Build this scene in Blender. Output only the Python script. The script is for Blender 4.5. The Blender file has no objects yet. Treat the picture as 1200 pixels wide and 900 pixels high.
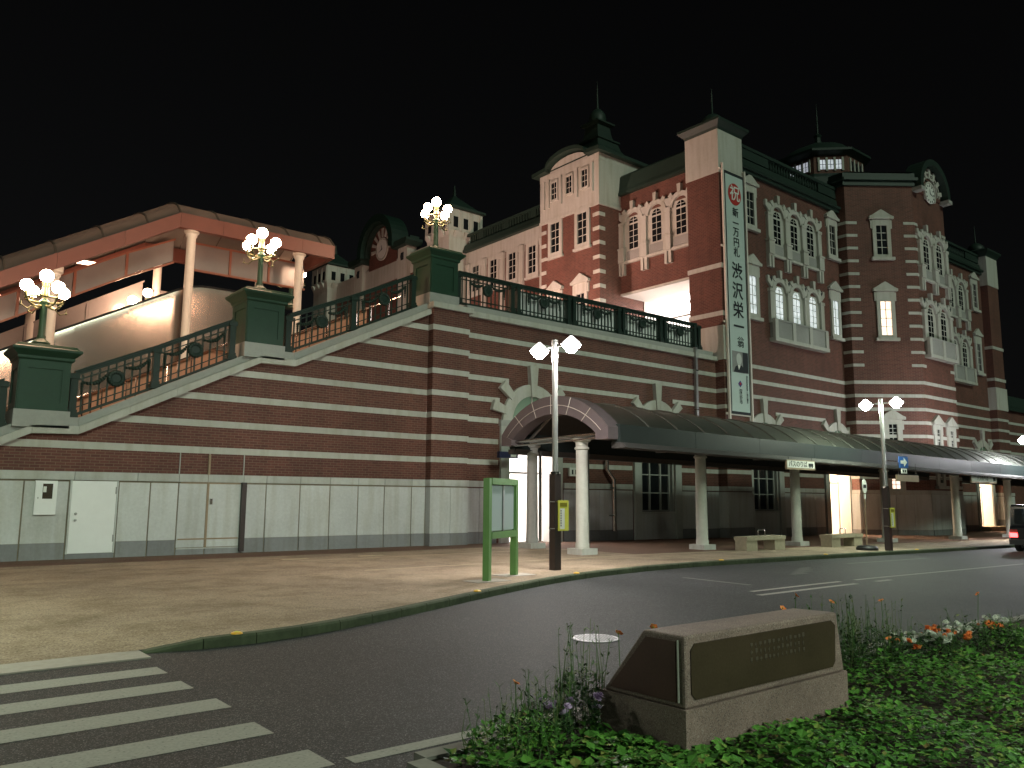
import bpy, bmesh, math, random
from mathutils import Matrix, Vector
R = random.Random(7)
rad = math.radians
sc = bpy.context.scene
C = sc.collection

# ------------------------------------------------------------------ camera
th, pit, rol, FPX, EYE = rad(50.709), rad(8.014), rad(0.393), 947.5, 1.6
fw = Vector((math.cos(th)*math.cos(pit), math.sin(th)*math.cos(pit), math.sin(pit)))
rt = Vector((math.sin(th), -math.cos(th), 0)); up = rt.cross(fw)
r2 = rt*math.cos(rol) + up*math.sin(rol); u2 = r2.cross(fw)
cd = bpy.data.cameras.new('camera'); cam = bpy.data.objects.new('camera', cd); C.objects.link(cam)
m4 = Matrix((r2, u2, -fw)).transposed().to_4x4(); m4.translation = (0, 0, EYE); cam.matrix_world = m4
cd.sensor_width = 36; cd.lens = 36*FPX/1200; cd.clip_end = 2000; cd.clip_start = 0.1
sc.camera = cam

# ------------------------------------------------------------------ world, sun, exposure
SUN_AZ, SUN_EL = rad(-95), rad(29)        # direction TO the glow of the town, behind the camera
w = bpy.data.worlds.new('World'); sc.world = w; w.use_nodes = True
nt = w.node_tree; bg = nt.nodes['Background']
sky = nt.nodes.new('ShaderNodeTexSky'); sky.sky_type = 'NISHITA'; sky.sun_disc = False
sky.sun_elevation = SUN_EL; sky.sun_rotation = math.pi/2 - SUN_AZ
hs = nt.nodes.new('ShaderNodeHueSaturation'); hs.inputs['Saturation'].default_value = .12
nt.links.new(sky.outputs[0], hs.inputs['Color']); nt.links.new(hs.outputs[0], bg.inputs[0]); bg.inputs[1].default_value = 0.0006
sd = bpy.data.lights.new('sun', 'SUN'); sd.energy = 0.86; sd.angle = rad(14); sd.color = (0.80, 1.0, 0.78)
so = bpy.data.objects.new('sun', sd); C.objects.link(so)
dv = Vector((math.cos(SUN_EL)*math.cos(SUN_AZ), math.cos(SUN_EL)*math.sin(SUN_AZ), math.sin(SUN_EL)))
so.rotation_euler = dv.to_track_quat('Z', 'Y').to_euler()
sc.view_settings.view_transform = 'Standard'; sc.view_settings.look = 'None'
sc.view_settings.exposure = 0.15; sc.view_settings.gamma = 1.0
sc.view_settings.use_curve_mapping = False
sc.cycles.use_denoising = True
sc.cycles.sample_clamp_indirect = 4.0
sc.cycles.max_bounces = 6

# ------------------------------------------------------------------ materials
MATS = {}
def nodes(name):
    m = bpy.data.materials.new(name); m.use_nodes = True; MATS[name] = m
    n = m.node_tree.nodes; return m, n, m.node_tree.links, n['Principled BSDF']
def ramp(n, stops):
    r = n.new('ShaderNodeValToRGB'); e = r.color_ramp.elements
    while len(e) < len(stops): e.new(0.5)
    for i, (p, c) in enumerate(stops): e[i].position = p; e[i].color = (*c, 1)
    return r
def mul(c, k): return tuple(min(1, max(0, x*k)) for x in c)
def pmat(name, col, var=.18, scale=6, rough=.7, metal=0, bump=.15, big=.5, spec=.4, piece=0):
    m, n, l, b = nodes(name)
    g = n.new('ShaderNodeNewGeometry')
    a = n.new('ShaderNodeTexNoise'); a.inputs['Scale'].default_value = scale; a.inputs['Detail'].default_value = 6; a.inputs['Roughness'].default_value = .65
    c = n.new('ShaderNodeTexNoise'); c.inputs['Scale'].default_value = big; c.inputs['Detail'].default_value = 3
    l.new(g.outputs['Position'], a.inputs['Vector']); l.new(g.outputs['Position'], c.inputs['Vector'])
    mx = n.new('ShaderNodeMath'); mx.operation = 'ADD'
    l.new(a.outputs['Fac'], mx.inputs[0]); l.new(c.outputs['Fac'], mx.inputs[1])
    hf = n.new('ShaderNodeMath'); hf.operation = 'MULTIPLY'; hf.inputs[1].default_value = .5; l.new(mx.outputs[0], hf.inputs[0])
    r = ramp(n, [(.3, mul(col, 1-var)), (.7, mul(col, 1+var))]); l.new(hf.outputs[0], r.inputs[0])
    l.new(r.outputs[0], b.inputs['Base Color'])
    if piece:
        oi = n.new('ShaderNodeObjectInfo'); pr_ = ramp(n, [(0, (1-piece,)*3), (1, (1, 1, 1))]); l.new(oi.outputs['Random'], pr_.inputs[0])
        mp = n.new('ShaderNodeMapping'); mp.inputs['Scale'].default_value = (3.2, 3.2, .3); l.new(g.outputs['Position'], mp.inputs['Vector'])
        zs = n.new('ShaderNodeTexNoise'); zs.inputs['Scale'].default_value = 1.3; zs.inputs['Detail'].default_value = 5; l.new(mp.outputs[0], zs.inputs['Vector'])
        rs = ramp(n, [(.32, (.86, .84, .79)), (.55, (1, 1, 1))]); l.new(zs.outputs['Fac'], rs.inputs[0])
        q1 = n.new('ShaderNodeMix'); q1.data_type = 'RGBA'; q1.blend_type = 'MULTIPLY'; q1.inputs[0].default_value = 1
        q2 = n.new('ShaderNodeMix'); q2.data_type = 'RGBA'; q2.blend_type = 'MULTIPLY'; q2.inputs[0].default_value = 1
        l.new(r.outputs[0], q1.inputs[6]); l.new(pr_.outputs[0], q1.inputs[7]); l.new(q1.outputs[2], q2.inputs[6]); l.new(rs.outputs[0], q2.inputs[7]); l.new(q2.outputs[2], b.inputs['Base Color'])
    b.inputs['Roughness'].default_value = rough; b.inputs['Metallic'].default_value = metal
    b.inputs['Specular IOR Level'].default_value = spec
    if bump:
        bp = n.new('ShaderNodeBump'); bp.inputs['Strength'].default_value = bump; bp.inputs['Distance'].default_value = .02
        l.new(a.outputs['Fac'], bp.inputs['Height']); l.new(bp.outputs[0], b.inputs['Normal'])
    return m
def speck(name, col, dark, light, scale=180, rough=.85, bump=.4, big=.35, bvar=.25, spec=.3):
    m, n, l, b = nodes(name); b.inputs['Specular IOR Level'].default_value = spec
    g = n.new('ShaderNodeNewGeometry')
    v = n.new('ShaderNodeTexVoronoi'); v.inputs['Scale'].default_value = scale; l.new(g.outputs['Position'], v.inputs['Vector'])
    sepc = n.new('ShaderNodeSeparateColor'); l.new(v.outputs['Color'], sepc.inputs[0])
    r = ramp(n, [(0, dark), (.35, col), (.8, col), (1, light)]); l.new(sepc.outputs[0], r.inputs[0])
    z = n.new('ShaderNodeTexNoise'); z.inputs['Scale'].default_value = big; z.inputs['Detail'].default_value = 5; z.inputs['Roughness'].default_value = .6
    l.new(g.outputs['Position'], z.inputs['Vector'])
    r2_ = ramp(n, [(.3, (1-bvar,)*3), (.7, (1+bvar if bvar < 0 else 1,)*3)]); l.new(z.outputs['Fac'], r2_.inputs[0])
    mx = n.new('ShaderNodeMix'); mx.data_type = 'RGBA'; mx.blend_type = 'MULTIPLY'; mx.inputs[0].default_value = 1
    l.new(r.outputs[0], mx.inputs[6]); l.new(r2_.outputs[0], mx.inputs[7]); l.new(mx.outputs[2], b.inputs['Base Color'])
    b.inputs['Roughness'].default_value = rough
    bp = n.new('ShaderNodeBump'); bp.inputs['Strength'].default_value = bump; bp.inputs['Distance'].default_value = .004
    l.new(sepc.outputs[1], bp.inputs['Height']); l.new(bp.outputs[0], b.inputs['Normal'])
    return m
def brickmat(name, c1, c2, mo):
    m, n, l, b = nodes(name)
    g = n.new('ShaderNodeNewGeometry'); s = n.new('ShaderNodeSeparateXYZ'); l.new(g.outputs['Position'], s.inputs[0])
    sn = n.new('ShaderNodeSeparateXYZ'); l.new(g.outputs['True Normal'], sn.inputs[0])
    ab = n.new('ShaderNodeMath'); ab.operation = 'ABSOLUTE'; l.new(sn.outputs[0], ab.inputs[0])
    gt = n.new('ShaderNodeMath'); gt.operation = 'GREATER_THAN'; gt.inputs[1].default_value = .8; l.new(ab.outputs[0], gt.inputs[0])
    mu = n.new('ShaderNodeMix'); mu.data_type = 'FLOAT'; l.new(gt.outputs[0], mu.inputs[0]); l.new(s.outputs[0], mu.inputs[2]); l.new(s.outputs[1], mu.inputs[3])
    cb = n.new('ShaderNodeCombineXYZ'); l.new(mu.outputs[0], cb.inputs[0]); l.new(s.outputs[2], cb.inputs[1])
    br = n.new('ShaderNodeTexBrick'); l.new(cb.outputs[0], br.inputs['Vector'])
    br.inputs['Scale'].default_value = 1; br.inputs['Brick Width'].default_value = .225; br.inputs['Row Height'].default_value = .0755
    br.inputs['Mortar Size'].default_value = .0075; br.inputs['Mortar Smooth'].default_value = .2; br.inputs['Bias'].default_value = 0
    br.inputs['Color1'].default_value = (*c1, 1); br.inputs['Color2'].default_value = (*c2, 1); br.inputs['Mortar'].default_value = (*mo, 1)
    z = n.new('ShaderNodeTexNoise'); z.inputs['Scale'].default_value = .55; z.inputs['Detail'].default_value = 6; l.new(g.outputs['Position'], z.inputs['Vector'])
    rr0 = ramp(n, [(.3, (.72, .72, .72)), (.7, (1, 1, 1))]); l.new(z.outputs['Fac'], rr0.inputs[0])
    mp = n.new('ShaderNodeMapping'); mp.inputs['Scale'].default_value = (2.6, 2.6, .22); l.new(g.outputs['Position'], mp.inputs['Vector'])
    zs = n.new('ShaderNodeTexNoise'); zs.inputs['Scale'].default_value = 1; zs.inputs['Detail'].default_value = 5; l.new(mp.outputs[0], zs.inputs['Vector'])
    rs = ramp(n, [(.34, (.84, .85, .84)), (.58, (1, 1, 1))]); l.new(zs.outputs['Fac'], rs.inputs[0])
    rr = n.new('ShaderNodeMix'); rr.data_type = 'RGBA'; rr.blend_type = 'MULTIPLY'; rr.inputs[0].default_value = 1; l.new(rr0.outputs[0], rr.inputs[6]); l.new(rs.outputs[0], rr.inputs[7])
    mx = n.new('ShaderNodeMix'); mx.data_type = 'RGBA'; mx.blend_type = 'MULTIPLY'; mx.inputs[0].default_value = 1
    l.new(br.outputs['Color'], mx.inputs[6]); l.new(rr.outputs[2], mx.inputs[7]); l.new(mx.outputs[2], b.inputs['Base Color'])
    b.inputs['Roughness'].default_value = .75
    bp = n.new('ShaderNodeBump'); bp.inputs['Strength'].default_value = .5; bp.inputs['Distance'].default_value = .01; bp.invert = True
    l.new(br.outputs['Fac'], bp.inputs['Height']); l.new(bp.outputs[0], b.inputs['Normal'])
    return m
def emat(name, col, st, col2=None, scale=3):
    m, n, l, b = nodes(name)
    b.inputs['Base Color'].default_value = (*col, 1); b.inputs['Emission Color'].default_value = (*col, 1)
    b.inputs['Emission Strength'].default_value = st
    if col2:
        g = n.new('ShaderNodeNewGeometry'); z = n.new('ShaderNodeTexNoise'); z.inputs['Scale'].default_value = scale; z.inputs['Detail'].default_value = 3
        l.new(g.outputs['Position'], z.inputs['Vector']); r = ramp(n, [(.38, col2), (.6, col)]); l.new(z.outputs['Fac'], r.inputs[0])
        l.new(r.outputs[0], b.inputs['Emission Color'])
    return m
def glassy(name, col, rough=.08, trans=0.0, spec=.6):
    m, n, l, b = nodes(name)
    b.inputs['Base Color'].default_value = (*col, 1); b.inputs['Roughness'].default_value = rough
    b.inputs['Specular IOR Level'].default_value = spec; b.inputs['Transmission Weight'].default_value = trans
    g = n.new('ShaderNodeNewGeometry'); z = n.new('ShaderNodeTexNoise'); z.inputs['Scale'].default_value = 1.2; l.new(g.outputs['Position'], z.inputs['Vector'])
    bp = n.new('ShaderNodeBump'); bp.inputs['Strength'].default_value = .12; bp.inputs['Distance'].default_value = .03; l.new(z.outputs['Fac'], bp.inputs['Height']); l.new(bp.outputs[0], b.inputs['Normal'])
    return m
def leafmat(name, stops, rough=.5):
    m, n, l, b = nodes(name)
    g = n.new('ShaderNodeNewGeometry'); r = ramp(n, stops); l.new(g.outputs['Random Per Island'], r.inputs[0]); l.new(r.outputs[0], b.inputs['Base Color'])
    b.inputs['Roughness'].default_value = rough; b.inputs['Specular IOR Level'].default_value = .35
    b.inputs['Subsurface Weight'].default_value = 0
    return m

brickmat('brick', (.160, .053, .037), (.108, .035, .025), (.200, .120, .088))
pmat('trim', (.48, .475, .43), var=.10, scale=9, rough=.8, bump=.1, piece=.08)
pmat('trim_grey', (.33, .335, .31), var=.12, scale=9, rough=.8)
pmat('relief', (.30, .30, .28), var=.3, scale=26, rough=.9, bump=.6)
pmat('granite', (.55, .565, .555), var=.14, scale=14, rough=.75, big=.9, piece=.14)
pmat('granite_dark', (.25, .255, .26), var=.15, scale=14, rough=.7, big=.9, piece=.2)
pmat('cap_stone', (.48, .49, .46), var=.12, scale=10, rough=.8, piece=.14)
pmat('joint', (.20, .165, .115), var=.3, scale=6, rough=.9)
pmat('green_paint', (.015, .047, .027), var=.2, scale=5, rough=.45, bump=.05)
pmat('bronze_green', (.085, .095, .045), var=.2, scale=8, rough=.4, metal=.4, bump=.05)
pmat('dark_green', (.008, .023, .016), var=.2, scale=5, rough=.5, bump=.05)
pmat('roof_green', (.016, .032, .024), var=.25, scale=4, rough=.55, big=.3)
pmat('copper_sheet', (.135, .145, .125), var=.22, scale=3, rough=.40, metal=.8, bump=.1, big=.35)
pmat('copper_seam', (.11, .115, .10), var=.2, rough=.5, metal=.4)
pmat('canopy_fascia', (.016, .022, .021), var=.2, scale=3, rough=.5, metal=0, bump=.05, spec=.25)
pmat('arch_panel', (.105, .085, .09), var=.12, scale=4, rough=.5, bump=.05)
pmat('arch_joint', (.5, .45, .4), var=.1, rough=.6)
pmat('steel', (.50, .47, .45), var=.08, scale=2, rough=.2, metal=1, bump=.04)
pmat('cladding', (.44, .38, .34), var=.10, scale=1.5, rough=.27, metal=1, bump=.05)
pmat('steel_dull', (.34, .34, .33), var=.12, scale=4, rough=.4, metal=.8, bump=.04)
pmat('bronze_pole', (.055, .042, .040), var=.15, rough=.45, metal=.3)
pmat('column_stone', (.50, .50, .45), var=.12, scale=7, rough=.75)
pmat('white_paint', (.80, .81, .80), var=.05, scale=3, rough=.3, bump=.03, big=.4)
pmat('board_green', (.13, .27, .08), var=.1, rough=.45, bump=.03)
glassy('board_glass', (.46, .54, .55), .12)
pmat('fascia_orange', (.150, .052, .038), var=.12, scale=2, rough=.45, bump=.03)
pmat('frame_brown', (.22, .07, .04), var=.12, rough=.5)
pmat('panel_grey', (.20, .175, .17), var=.15, scale=1.5, rough=.22, bump=.03, big=.6, spec=.7)
m_ = pmat('canopy_skin', (.17, .145, .13), var=.2, scale=2, rough=.3, bump=.03)
n_ = m_.node_tree.nodes; tr_ = n_.new('ShaderNodeBsdfTranslucent'); tr_.inputs[0].default_value = (.26, .21, .18, 1); mx_ = n_.new('ShaderNodeMixShader'); mx_.inputs[0].default_value = .35
m_.node_tree.links.new(n_['Principled BSDF'].outputs[0], mx_.inputs[1]); m_.node_tree.links.new(tr_.outputs[0], mx_.inputs[2]); m_.node_tree.links.new(mx_.outputs[0], n_['Material Output'].inputs[0])
pmat('canopy_rib', (.10, .075, .06), var=.15, rough=.5)
pmat('column_white', (.66, .60, .54), var=.06, rough=.5, bump=.02)
pmat('step_tile', (.30, .17, .11), var=.25, scale=5, rough=.7)
pmat('deck_floor', (.30, .26, .22), var=.15, rough=.8)
glassy('dark_glass', (.012, .014, .016), .06)
glassy('lunette_glass', (.16, .24, .17), .2)
pmat('plaster', (.78, .76, .73), var=.04, rough=.8, bump=.03)
pmat('dark_soffit', (.045, .042, .040), var=.2, rough=.8)
pmat('black', (.012, .012, .013), var=.2, rough=.5)
pmat('ink', (.018, .022, .026), var=.1, rough=.8, bump=0)
pmat('banner_cloth', (.47, .56, .53), var=.05, scale=2, rough=.7, bump=.03)
pmat('banner_red', (.42, .03, .025), var=.1, rough=.7, bump=0)
pmat('banner_blue', (.03, .05, .22), var=.1, rough=.7, bump=0)
pmat('photo_grey', (.25, .25, .24), var=.2, rough=.7, bump=0)
pmat('photo_skin', (.50, .52, .49), var=.12, scale=8, rough=.7, bump=0)
pmat('sign_white', (.72, .72, .68), var=.05, rough=.5, bump=0)
pmat('sign_yellow', (.62, .60, .10), var=.08, rough=.5, bump=0)
pmat('sign_olive', (.20, .18, .02), var=.08, rough=.5, bump=0)
pmat('sign_blue', (.03, .11, .36), var=.08, rough=.4, bump=0)
pmat('sign_navy', (.03, .035, .09), var=.1, rough=.4, bump=0)
speck('asphalt', (.034, .036, .038), (.013, .014, .015), (.20, .205, .21), scale=125, rough=.7, bump=.6, big=.5, bvar=.28)
pv = speck('paving', (.37, .287, .205), (.20, .152, .108), (.52, .42, .315), scale=60, rough=.85, bump=.3, big=.4, bvar=.34)
n_ = pv.node_tree.nodes; l_ = pv.node_tree.links; src = n_['Principled BSDF'].inputs['Base Color'].links[0].from_socket
z_ = n_.new('ShaderNodeTexNoise'); z_.inputs['Scale'].default_value = 1.1; z_.inputs['Detail'].default_value = 8; z_.inputs['Roughness'].default_value = .7
g_ = n_.new('ShaderNodeNewGeometry'); l_.new(g_.outputs['Position'], z_.inputs['Vector']); r_ = ramp(n_, [(.36, (.68, .66, .60)), (.55, (1, 1, 1))]); l_.new(z_.outputs['Fac'], r_.inputs[0])
q_ = n_.new('ShaderNodeMix'); q_.data_type = 'RGBA'; q_.blend_type = 'MULTIPLY'; q_.inputs[0].default_value = 1; l_.new(src, q_.inputs[6]); l_.new(r_.outputs[0], q_.inputs[7]); l_.new(q_.outputs[2], n_['Principled BSDF'].inputs['Base Color'])
speck('paving_red', (.175, .098, .068), (.10, .055, .04), (.25, .16, .115), scale=60, rough=.8, bump=.3, big=.7, bvar=.3)
pmat('paving_pale', (.42, .35, .24), var=.15, scale=12, rough=.85)
pmat('rust', (.15, .06, .035), var=.3, scale=8, rough=.9)
pmat('kerb_moss', (.060, .074, .042), var=.5, scale=9, rough=.9, bump=.5, big=1.3)
pmat('kerb_top', (.20, .19, .13), var=.35, scale=9, rough=.9, bump=.3)
pmat('gutter', (.36, .33, .29), var=.2, scale=10, rough=.85)
pmat('soil', (.035, .026, .018), var=.4, scale=12, rough=.95, bump=.6)
pmat('kerb_pale', (.20, .195, .17), var=.2, scale=10, rough=.85)
pmat('manhole_iron', (.60, .60, .62), var=.15, scale=12, rough=.35, metal=.6)
pmat('manhole_dark', (.08, .08, .085), var=.2, rough=.7)
speck('pink_granite', (.25, .175, .155), (.10, .075, .07), (.36, .30, .27), scale=170, rough=.65, bump=.15, big=2.2, bvar=.35)
pmat('polished_brown', (.048, .034, .022), var=.3, scale=60, rough=.25, bump=.02, big=3)
pmat('polished_red', (.095, .048, .042), var=.25, scale=60, rough=.4, bump=.02, big=3)
pmat('engraving', (.062, .048, .035), var=.2, rough=.8)
pmat('bench_stone', (.30, .265, .19), var=.25, scale=9, rough=.85)
pmat('tan_plate', (.30, .22, .14), var=.2, rough=.6)
pmat('reflector_amber', (.75, .42, .04), var=.1, rough=.3, bump=0)
pmat('van_paint', (.006, .006, .008), var=.1, rough=.18, bump=0, spec=.6)
pmat('rubber', (.02, .02, .02), var=.2, rough=.85)
def worn(name, col):
    m, n, l, b = nodes(name)
    g = n.new('ShaderNodeNewGeometry'); z = n.new('ShaderNodeTexNoise'); z.inputs['Scale'].default_value = 45; z.inputs['Detail'].default_value = 4
    l.new(g.outputs['Position'], z.inputs['Vector']); r = ramp(n, [(.27, (.09, .09, .09)), (.36, mul(col, .80)), (.7, col)]); l.new(z.outputs['Fac'], r.inputs[0])
    l.new(r.outputs[0], b.inputs['Base Color']); b.inputs['Roughness'].default_value = .8
worn('road_paint', (.33, .325, .29)); worn('road_paint_old', (.13, .13, .12))
leafmat('leaf_cover', [(0, (.024, .075, .014)), (.45, (.062, .18, .026)), (.88, (.10, .255, .04)), (.97, (.20, .27, .06)), (1, (.16, .10, .04))])
leafmat('leaf_dark', [(0, (.010, .026, .009)), (.6, (.022, .060, .016)), (1, (.05, .085, .025))])
leafmat('grass_blade', [(0, (.03, .075, .02)), (.6, (.06, .13, .035)), (1, (.12, .14, .05))])
leafmat('petal_orange', [(0, (.62, .13, .02)), (.6, (.80, .22, .05)), (1, (.85, .34, .12))], .6)
leafmat('petal_white', [(0, (.55, .60, .52)), (1, (.78, .80, .72))], .6)
leafmat('petal_lilac', [(0, (.40, .26, .48)), (1, (.60, .46, .66))], .6)
# things that give off light
emat('globe_light', (1, .62, .40), 130)
emat('street_lens', (1, .95, .90), 520)
emat('street_lens_green', (.86, 1, .78), 380)
emat('street_lens_far', (.96, .97, 1), 1000)
emat('lamp_glass', (1, .98, .95), 2.2)
emat('lamp_glass_green', (.9, 1, .85), 22)
emat('lamp_glass_far', (1, .95, .96), 380)
emat('ceiling_panel', (1, .93, .89), 18)
emat('ceiling_panel_warm', (1, .74, .50), 34)
emat('canopy_lamp', (1, .62, .42), 9)
emat('window_white', (.86, .90, .95), .62, (.30, .34, .34), 5)
emat('window_warm', (1, .78, .64), 1.5, (.95, .62, .46), 3)
emat('lantern_window', (.86, .90, 1), .42, (.45, .48, .55), 4)
emat('tail_light', (1, .05, .05), 9)
emat('small_lamp', (.9, 1, .9), 6)

# ------------------------------------------------------------------ mesh helpers
class MB:
    def __init__(s): s.v = []; s.f = []
    def _add(s, vs, fs):
        o = len(s.v); s.v += [tuple(v) for v in vs]; s.f += [tuple(i+o for i in f) for f in fs]; return s
    def box(s, x0, x1, y0, y1, z0, z1):
        return s._add([(x0,y0,z0),(x1,y0,z0),(x1,y1,z0),(x0,y1,z0),(x0,y0,z1),(x1,y0,z1),(x1,y1,z1),(x0,y1,z1)],
                      [(0,3,2,1),(4,5,6,7),(0,1,5,4),(1,2,6,5),(2,3,7,6),(3,0,4,7)])
    def prism(s, poly, y0, y1):                   # poly in (x,z), extruded along y
        n = len(poly)
        return s._add([(x,y0,z) for x,z in poly]+[(x,y1,z) for x,z in poly],
                      [tuple(range(n)), tuple(range(2*n-1, n-1, -1))]+[(i,i+n,(i+1)%n+n,(i+1)%n) for i in range(n)])
    def prismx(s, poly, x0, x1):                  # poly in (y,z), extruded along x
        n = len(poly)
        return s._add([(x0,y,z) for y,z in poly]+[(x1,y,z) for y,z in poly],
                      [tuple(range(n-1,-1,-1)), tuple(range(n,2*n))]+[(i,(i+1)%n,(i+1)%n+n,i+n) for i in range(n)])
    def prismz(s, poly, z0, z1):
        n = len(poly)
        return s._add([(x,y,z0) for x,y in poly]+[(x,y,z1) for x,y in poly],
                      [tuple(range(n-1,-1,-1)), tuple(range(n,2*n))]+[(i,(i+1)%n,(i+1)%n+n,i+n) for i in range(n)])
    def tube(s, pts, r, n=8, cap=True):
        pts = [Vector(p) for p in pts]; rs = r if isinstance(r, (list, tuple)) else [r]*len(pts); rings = []
        for i, p in enumerate(pts):
            d = (pts[min(i+1,len(pts)-1)]-pts[max(i-1,0)]).normalized()
            a = d.cross(Vector((0,0,1)) if abs(d.z) < .95 else Vector((1,0,0))).normalized(); b = d.cross(a)
            rings.append([p+(a*math.cos(2*math.pi*k/n)+b*math.sin(2*math.pi*k/n))*rs[i] for k in range(n)])
        vs = [v for q in rings for v in q]; fs = []
        for i in range(len(pts)-1):
            for k in range(n): fs.append((i*n+k, i*n+(k+1)%n, (i+1)*n+(k+1)%n, (i+1)*n+k))
        if cap: fs += [tuple(range(n-1,-1,-1)), tuple(range((len(pts)-1)*n, len(pts)*n))]
        return s._add(vs, fs)
    def lathe(s, prof, n=16, cx=0, cy=0, rot=0, sq=False):   # prof: (r,z); sq: four-sided rings with flat sides
        vs = []; fs = []
        k_ = math.sqrt(2) if sq else 1
        for r, z in prof:
            for k in range(n):
                a = rot+2*math.pi*k/n; vs.append((cx+r*k_*math.cos(a), cy+r*k_*math.sin(a), z))
        for i in range(len(prof)-1):
            for k in range(n): fs.append((i*n+k, i*n+(k+1)%n, (i+1)*n+(k+1)%n, (i+1)*n+k))
        fs += [tuple(range(n-1,-1,-1)), tuple(range((len(prof)-1)*n, len(prof)*n))]
        return s._add(vs, fs)
    def sphere(s, c, r, n=14, m=8, sz=1):
        return s.lathe([(max(.001, r*math.sin(math.pi*i/m)), c[2]-r*sz*math.cos(math.pi*i/m)) for i in range(m+1)], n, c[0], c[1])
    def quad(s, a, b, c, d): return s._add([a,b,c,d], [(0,1,2,3)])
    def mesh(s, name, smooth=False, norm=True, off=(0,0,0)):
        me = bpy.data.meshes.new(name)
        me.from_pydata([(x-off[0], y-off[1], z-off[2]) for x,y,z in s.v], [], s.f)
        if norm:
            bm = bmesh.new(); bm.from_mesh(me); bmesh.ops.recalc_face_normals(bm, faces=bm.faces); bm.to_mesh(me); bm.free()
        if smooth:
            for p in me.polygons: p.use_smooth = True
            try: me.set_sharp_from_angle(angle=rad(38))
            except Exception: pass
        return me
    def build(s, name, mat, parent=None, smooth=False, norm=True, world=True):
        off = wloc(parent) if (parent is not None and world) else (0,0,0)
        me = s.mesh(name, smooth, norm, off); me.materials.append(MATS[mat])
        o = bpy.data.objects.new(name, me); C.objects.link(o); o.parent = parent
        return o
def wloc(o):
    v = Vector((0,0,0))
    while o is not None: v += o.location; o = o.parent
    return v
def empty(name, loc, label=None, cat=None, group=None):
    o = bpy.data.objects.new(name, None); C.objects.link(o); o.location = loc; o.empty_display_size = .2
    if label: tag(o, label, cat, group)
    return o
def tag(o, label, cat, group=None):
    o['label'] = label; o['category'] = cat
    if group: o['group'] = group
    return o
def kind(o, k): o['kind'] = k; return o
def inst(name, me, mat, parent, loc, rz=0, scale=None):
    """object sharing mesh data; loc in world space when the parent is not rotated"""
    if mat and not me.materials: me.materials.append(MATS[mat])
    o = bpy.data.objects.new(name, me); C.objects.link(o); o.parent = parent
    o.location = Vector(loc) - (wloc(parent) if parent is not None else Vector((0,0,0))); o.rotation_euler = (0,0,rz)
    if scale: o.scale = scale
    return o
def sub(name, me, mat, parent, loc=(0,0,0), ry=0):
    """sub-part in the local frame of its (possibly rotated) part"""
    if mat and not me.materials: me.materials.append(MATS[mat])
    o = bpy.data.objects.new(name, me); C.objects.link(o); o.parent = parent; o.location = loc; o.rotation_euler = (0, ry, 0); return o
def clone(root, loc, rz=0, label=None):
    r = root.copy(); C.objects.link(r); r.location = loc; r.rotation_euler = (0,0,rz)
    if label: r['label'] = label
    for ch in list(root.children):
        c = ch.copy(); C.objects.link(c); c.parent = r
        for g in list(ch.children):
            d = g.copy(); C.objects.link(d); d.parent = c
    return r
def text_mesh(body, size, depth=.004, bold=0):
    cu = bpy.data.curves.new('lettering', 'FONT'); cu.body = body; cu.size = size; cu.align_x = 'CENTER'; cu.align_y = 'CENTER'; cu.extrude = depth; cu.offset = bold
    o = bpy.data.objects.new('lettering', cu); C.objects.link(o)
    dg = bpy.context.evaluated_depsgraph_get(); me = bpy.data.meshes.new_from_object(o.evaluated_get(dg))
    bpy.data.objects.remove(o); 
    me.transform(Matrix.Rotation(math.pi/2, 4, 'X'))      # upright, reading towards -Y
    return me
def arc(cx, cz, r, a0, a1, n): return [(cx+r*math.cos(rad(a0+(a1-a0)*i/n)), cz+r*math.sin(rad(a0+(a1-a0)*i/n))) for i in range(n+1)]
def annulus(mb, cx, cz, r0, r1, a0, a1, n, y0, y1):
    for i in range(n):
        b0, b1 = a0+(a1-a0)*i/n, a0+(a1-a0)*(i+1)/n
        mb.prism(arc(cx,cz,r1,b0,b1,1)+arc(cx,cz,r0,b1,b0,1), y0, y1)
    return mb
def gz(x): return -.01*max(0, min(x, 90)-17)
def wall_cells(mb, x0, x1, z0, z1, y0, y1, holes):
    xs = sorted({x0, x1, *[h[0] for h in holes], *[h[1] for h in holes]}); 
    for a, b in zip(xs, xs[1:]):
        cut = sorted((h[2], h[3]) for h in holes if h[0] <= a+1e-6 and h[1] >= b-1e-6); z = z0
        for c, d in cut:
            if c > z: mb.box(a, b, y0, y1, z, c)
            z = max(z, d)
        if z < z1: mb.box(a, b, y0, y1, z, z1)
    return mb

# ================================================================== ground
XB = [-200, 17, 90, 260]
def sheet(name, mat, y0, y1, dz, xs, knd='structure'):
    vs = []; fs = []
    for i, x in enumerate(xs): vs += [(x, y0, gz(x)+dz), (x, y1, gz(x)+dz)]
    for i in range(len(xs)-1): fs.append((2*i, 2*i+2, 2*i+3, 2*i+1))
    m = MB(); m.v = vs; m.f = fs
    return kind(m.build(name, mat, norm=False), knd)
sheet('ground', 'asphalt', -200, 260, -.135, XB)
road = sheet('road', 'asphalt', -8, 14.5, -.12, [-60, 0, 17, 60, 90, 120])
KP = [(-40,9.7),(2.66,9.66),(3.5,9.5),(4.3,9.56),(5.19,9.83),(6.3,10.27),(7.49,10.81),(8.5,11.28),(9.4,11.69),(10.5,12.15),(11.72,12.6),(13.09,12.97),(15.18,13.28),(17.5,13.38),(20,13.42),(120,13.42)]
def ky(x):
    for (a,b),(c,d) in zip(KP, KP[1:]):
        if a <= x <= c: return b+(d-b)*(x-a)/(c-a)
    return 13.42
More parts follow.
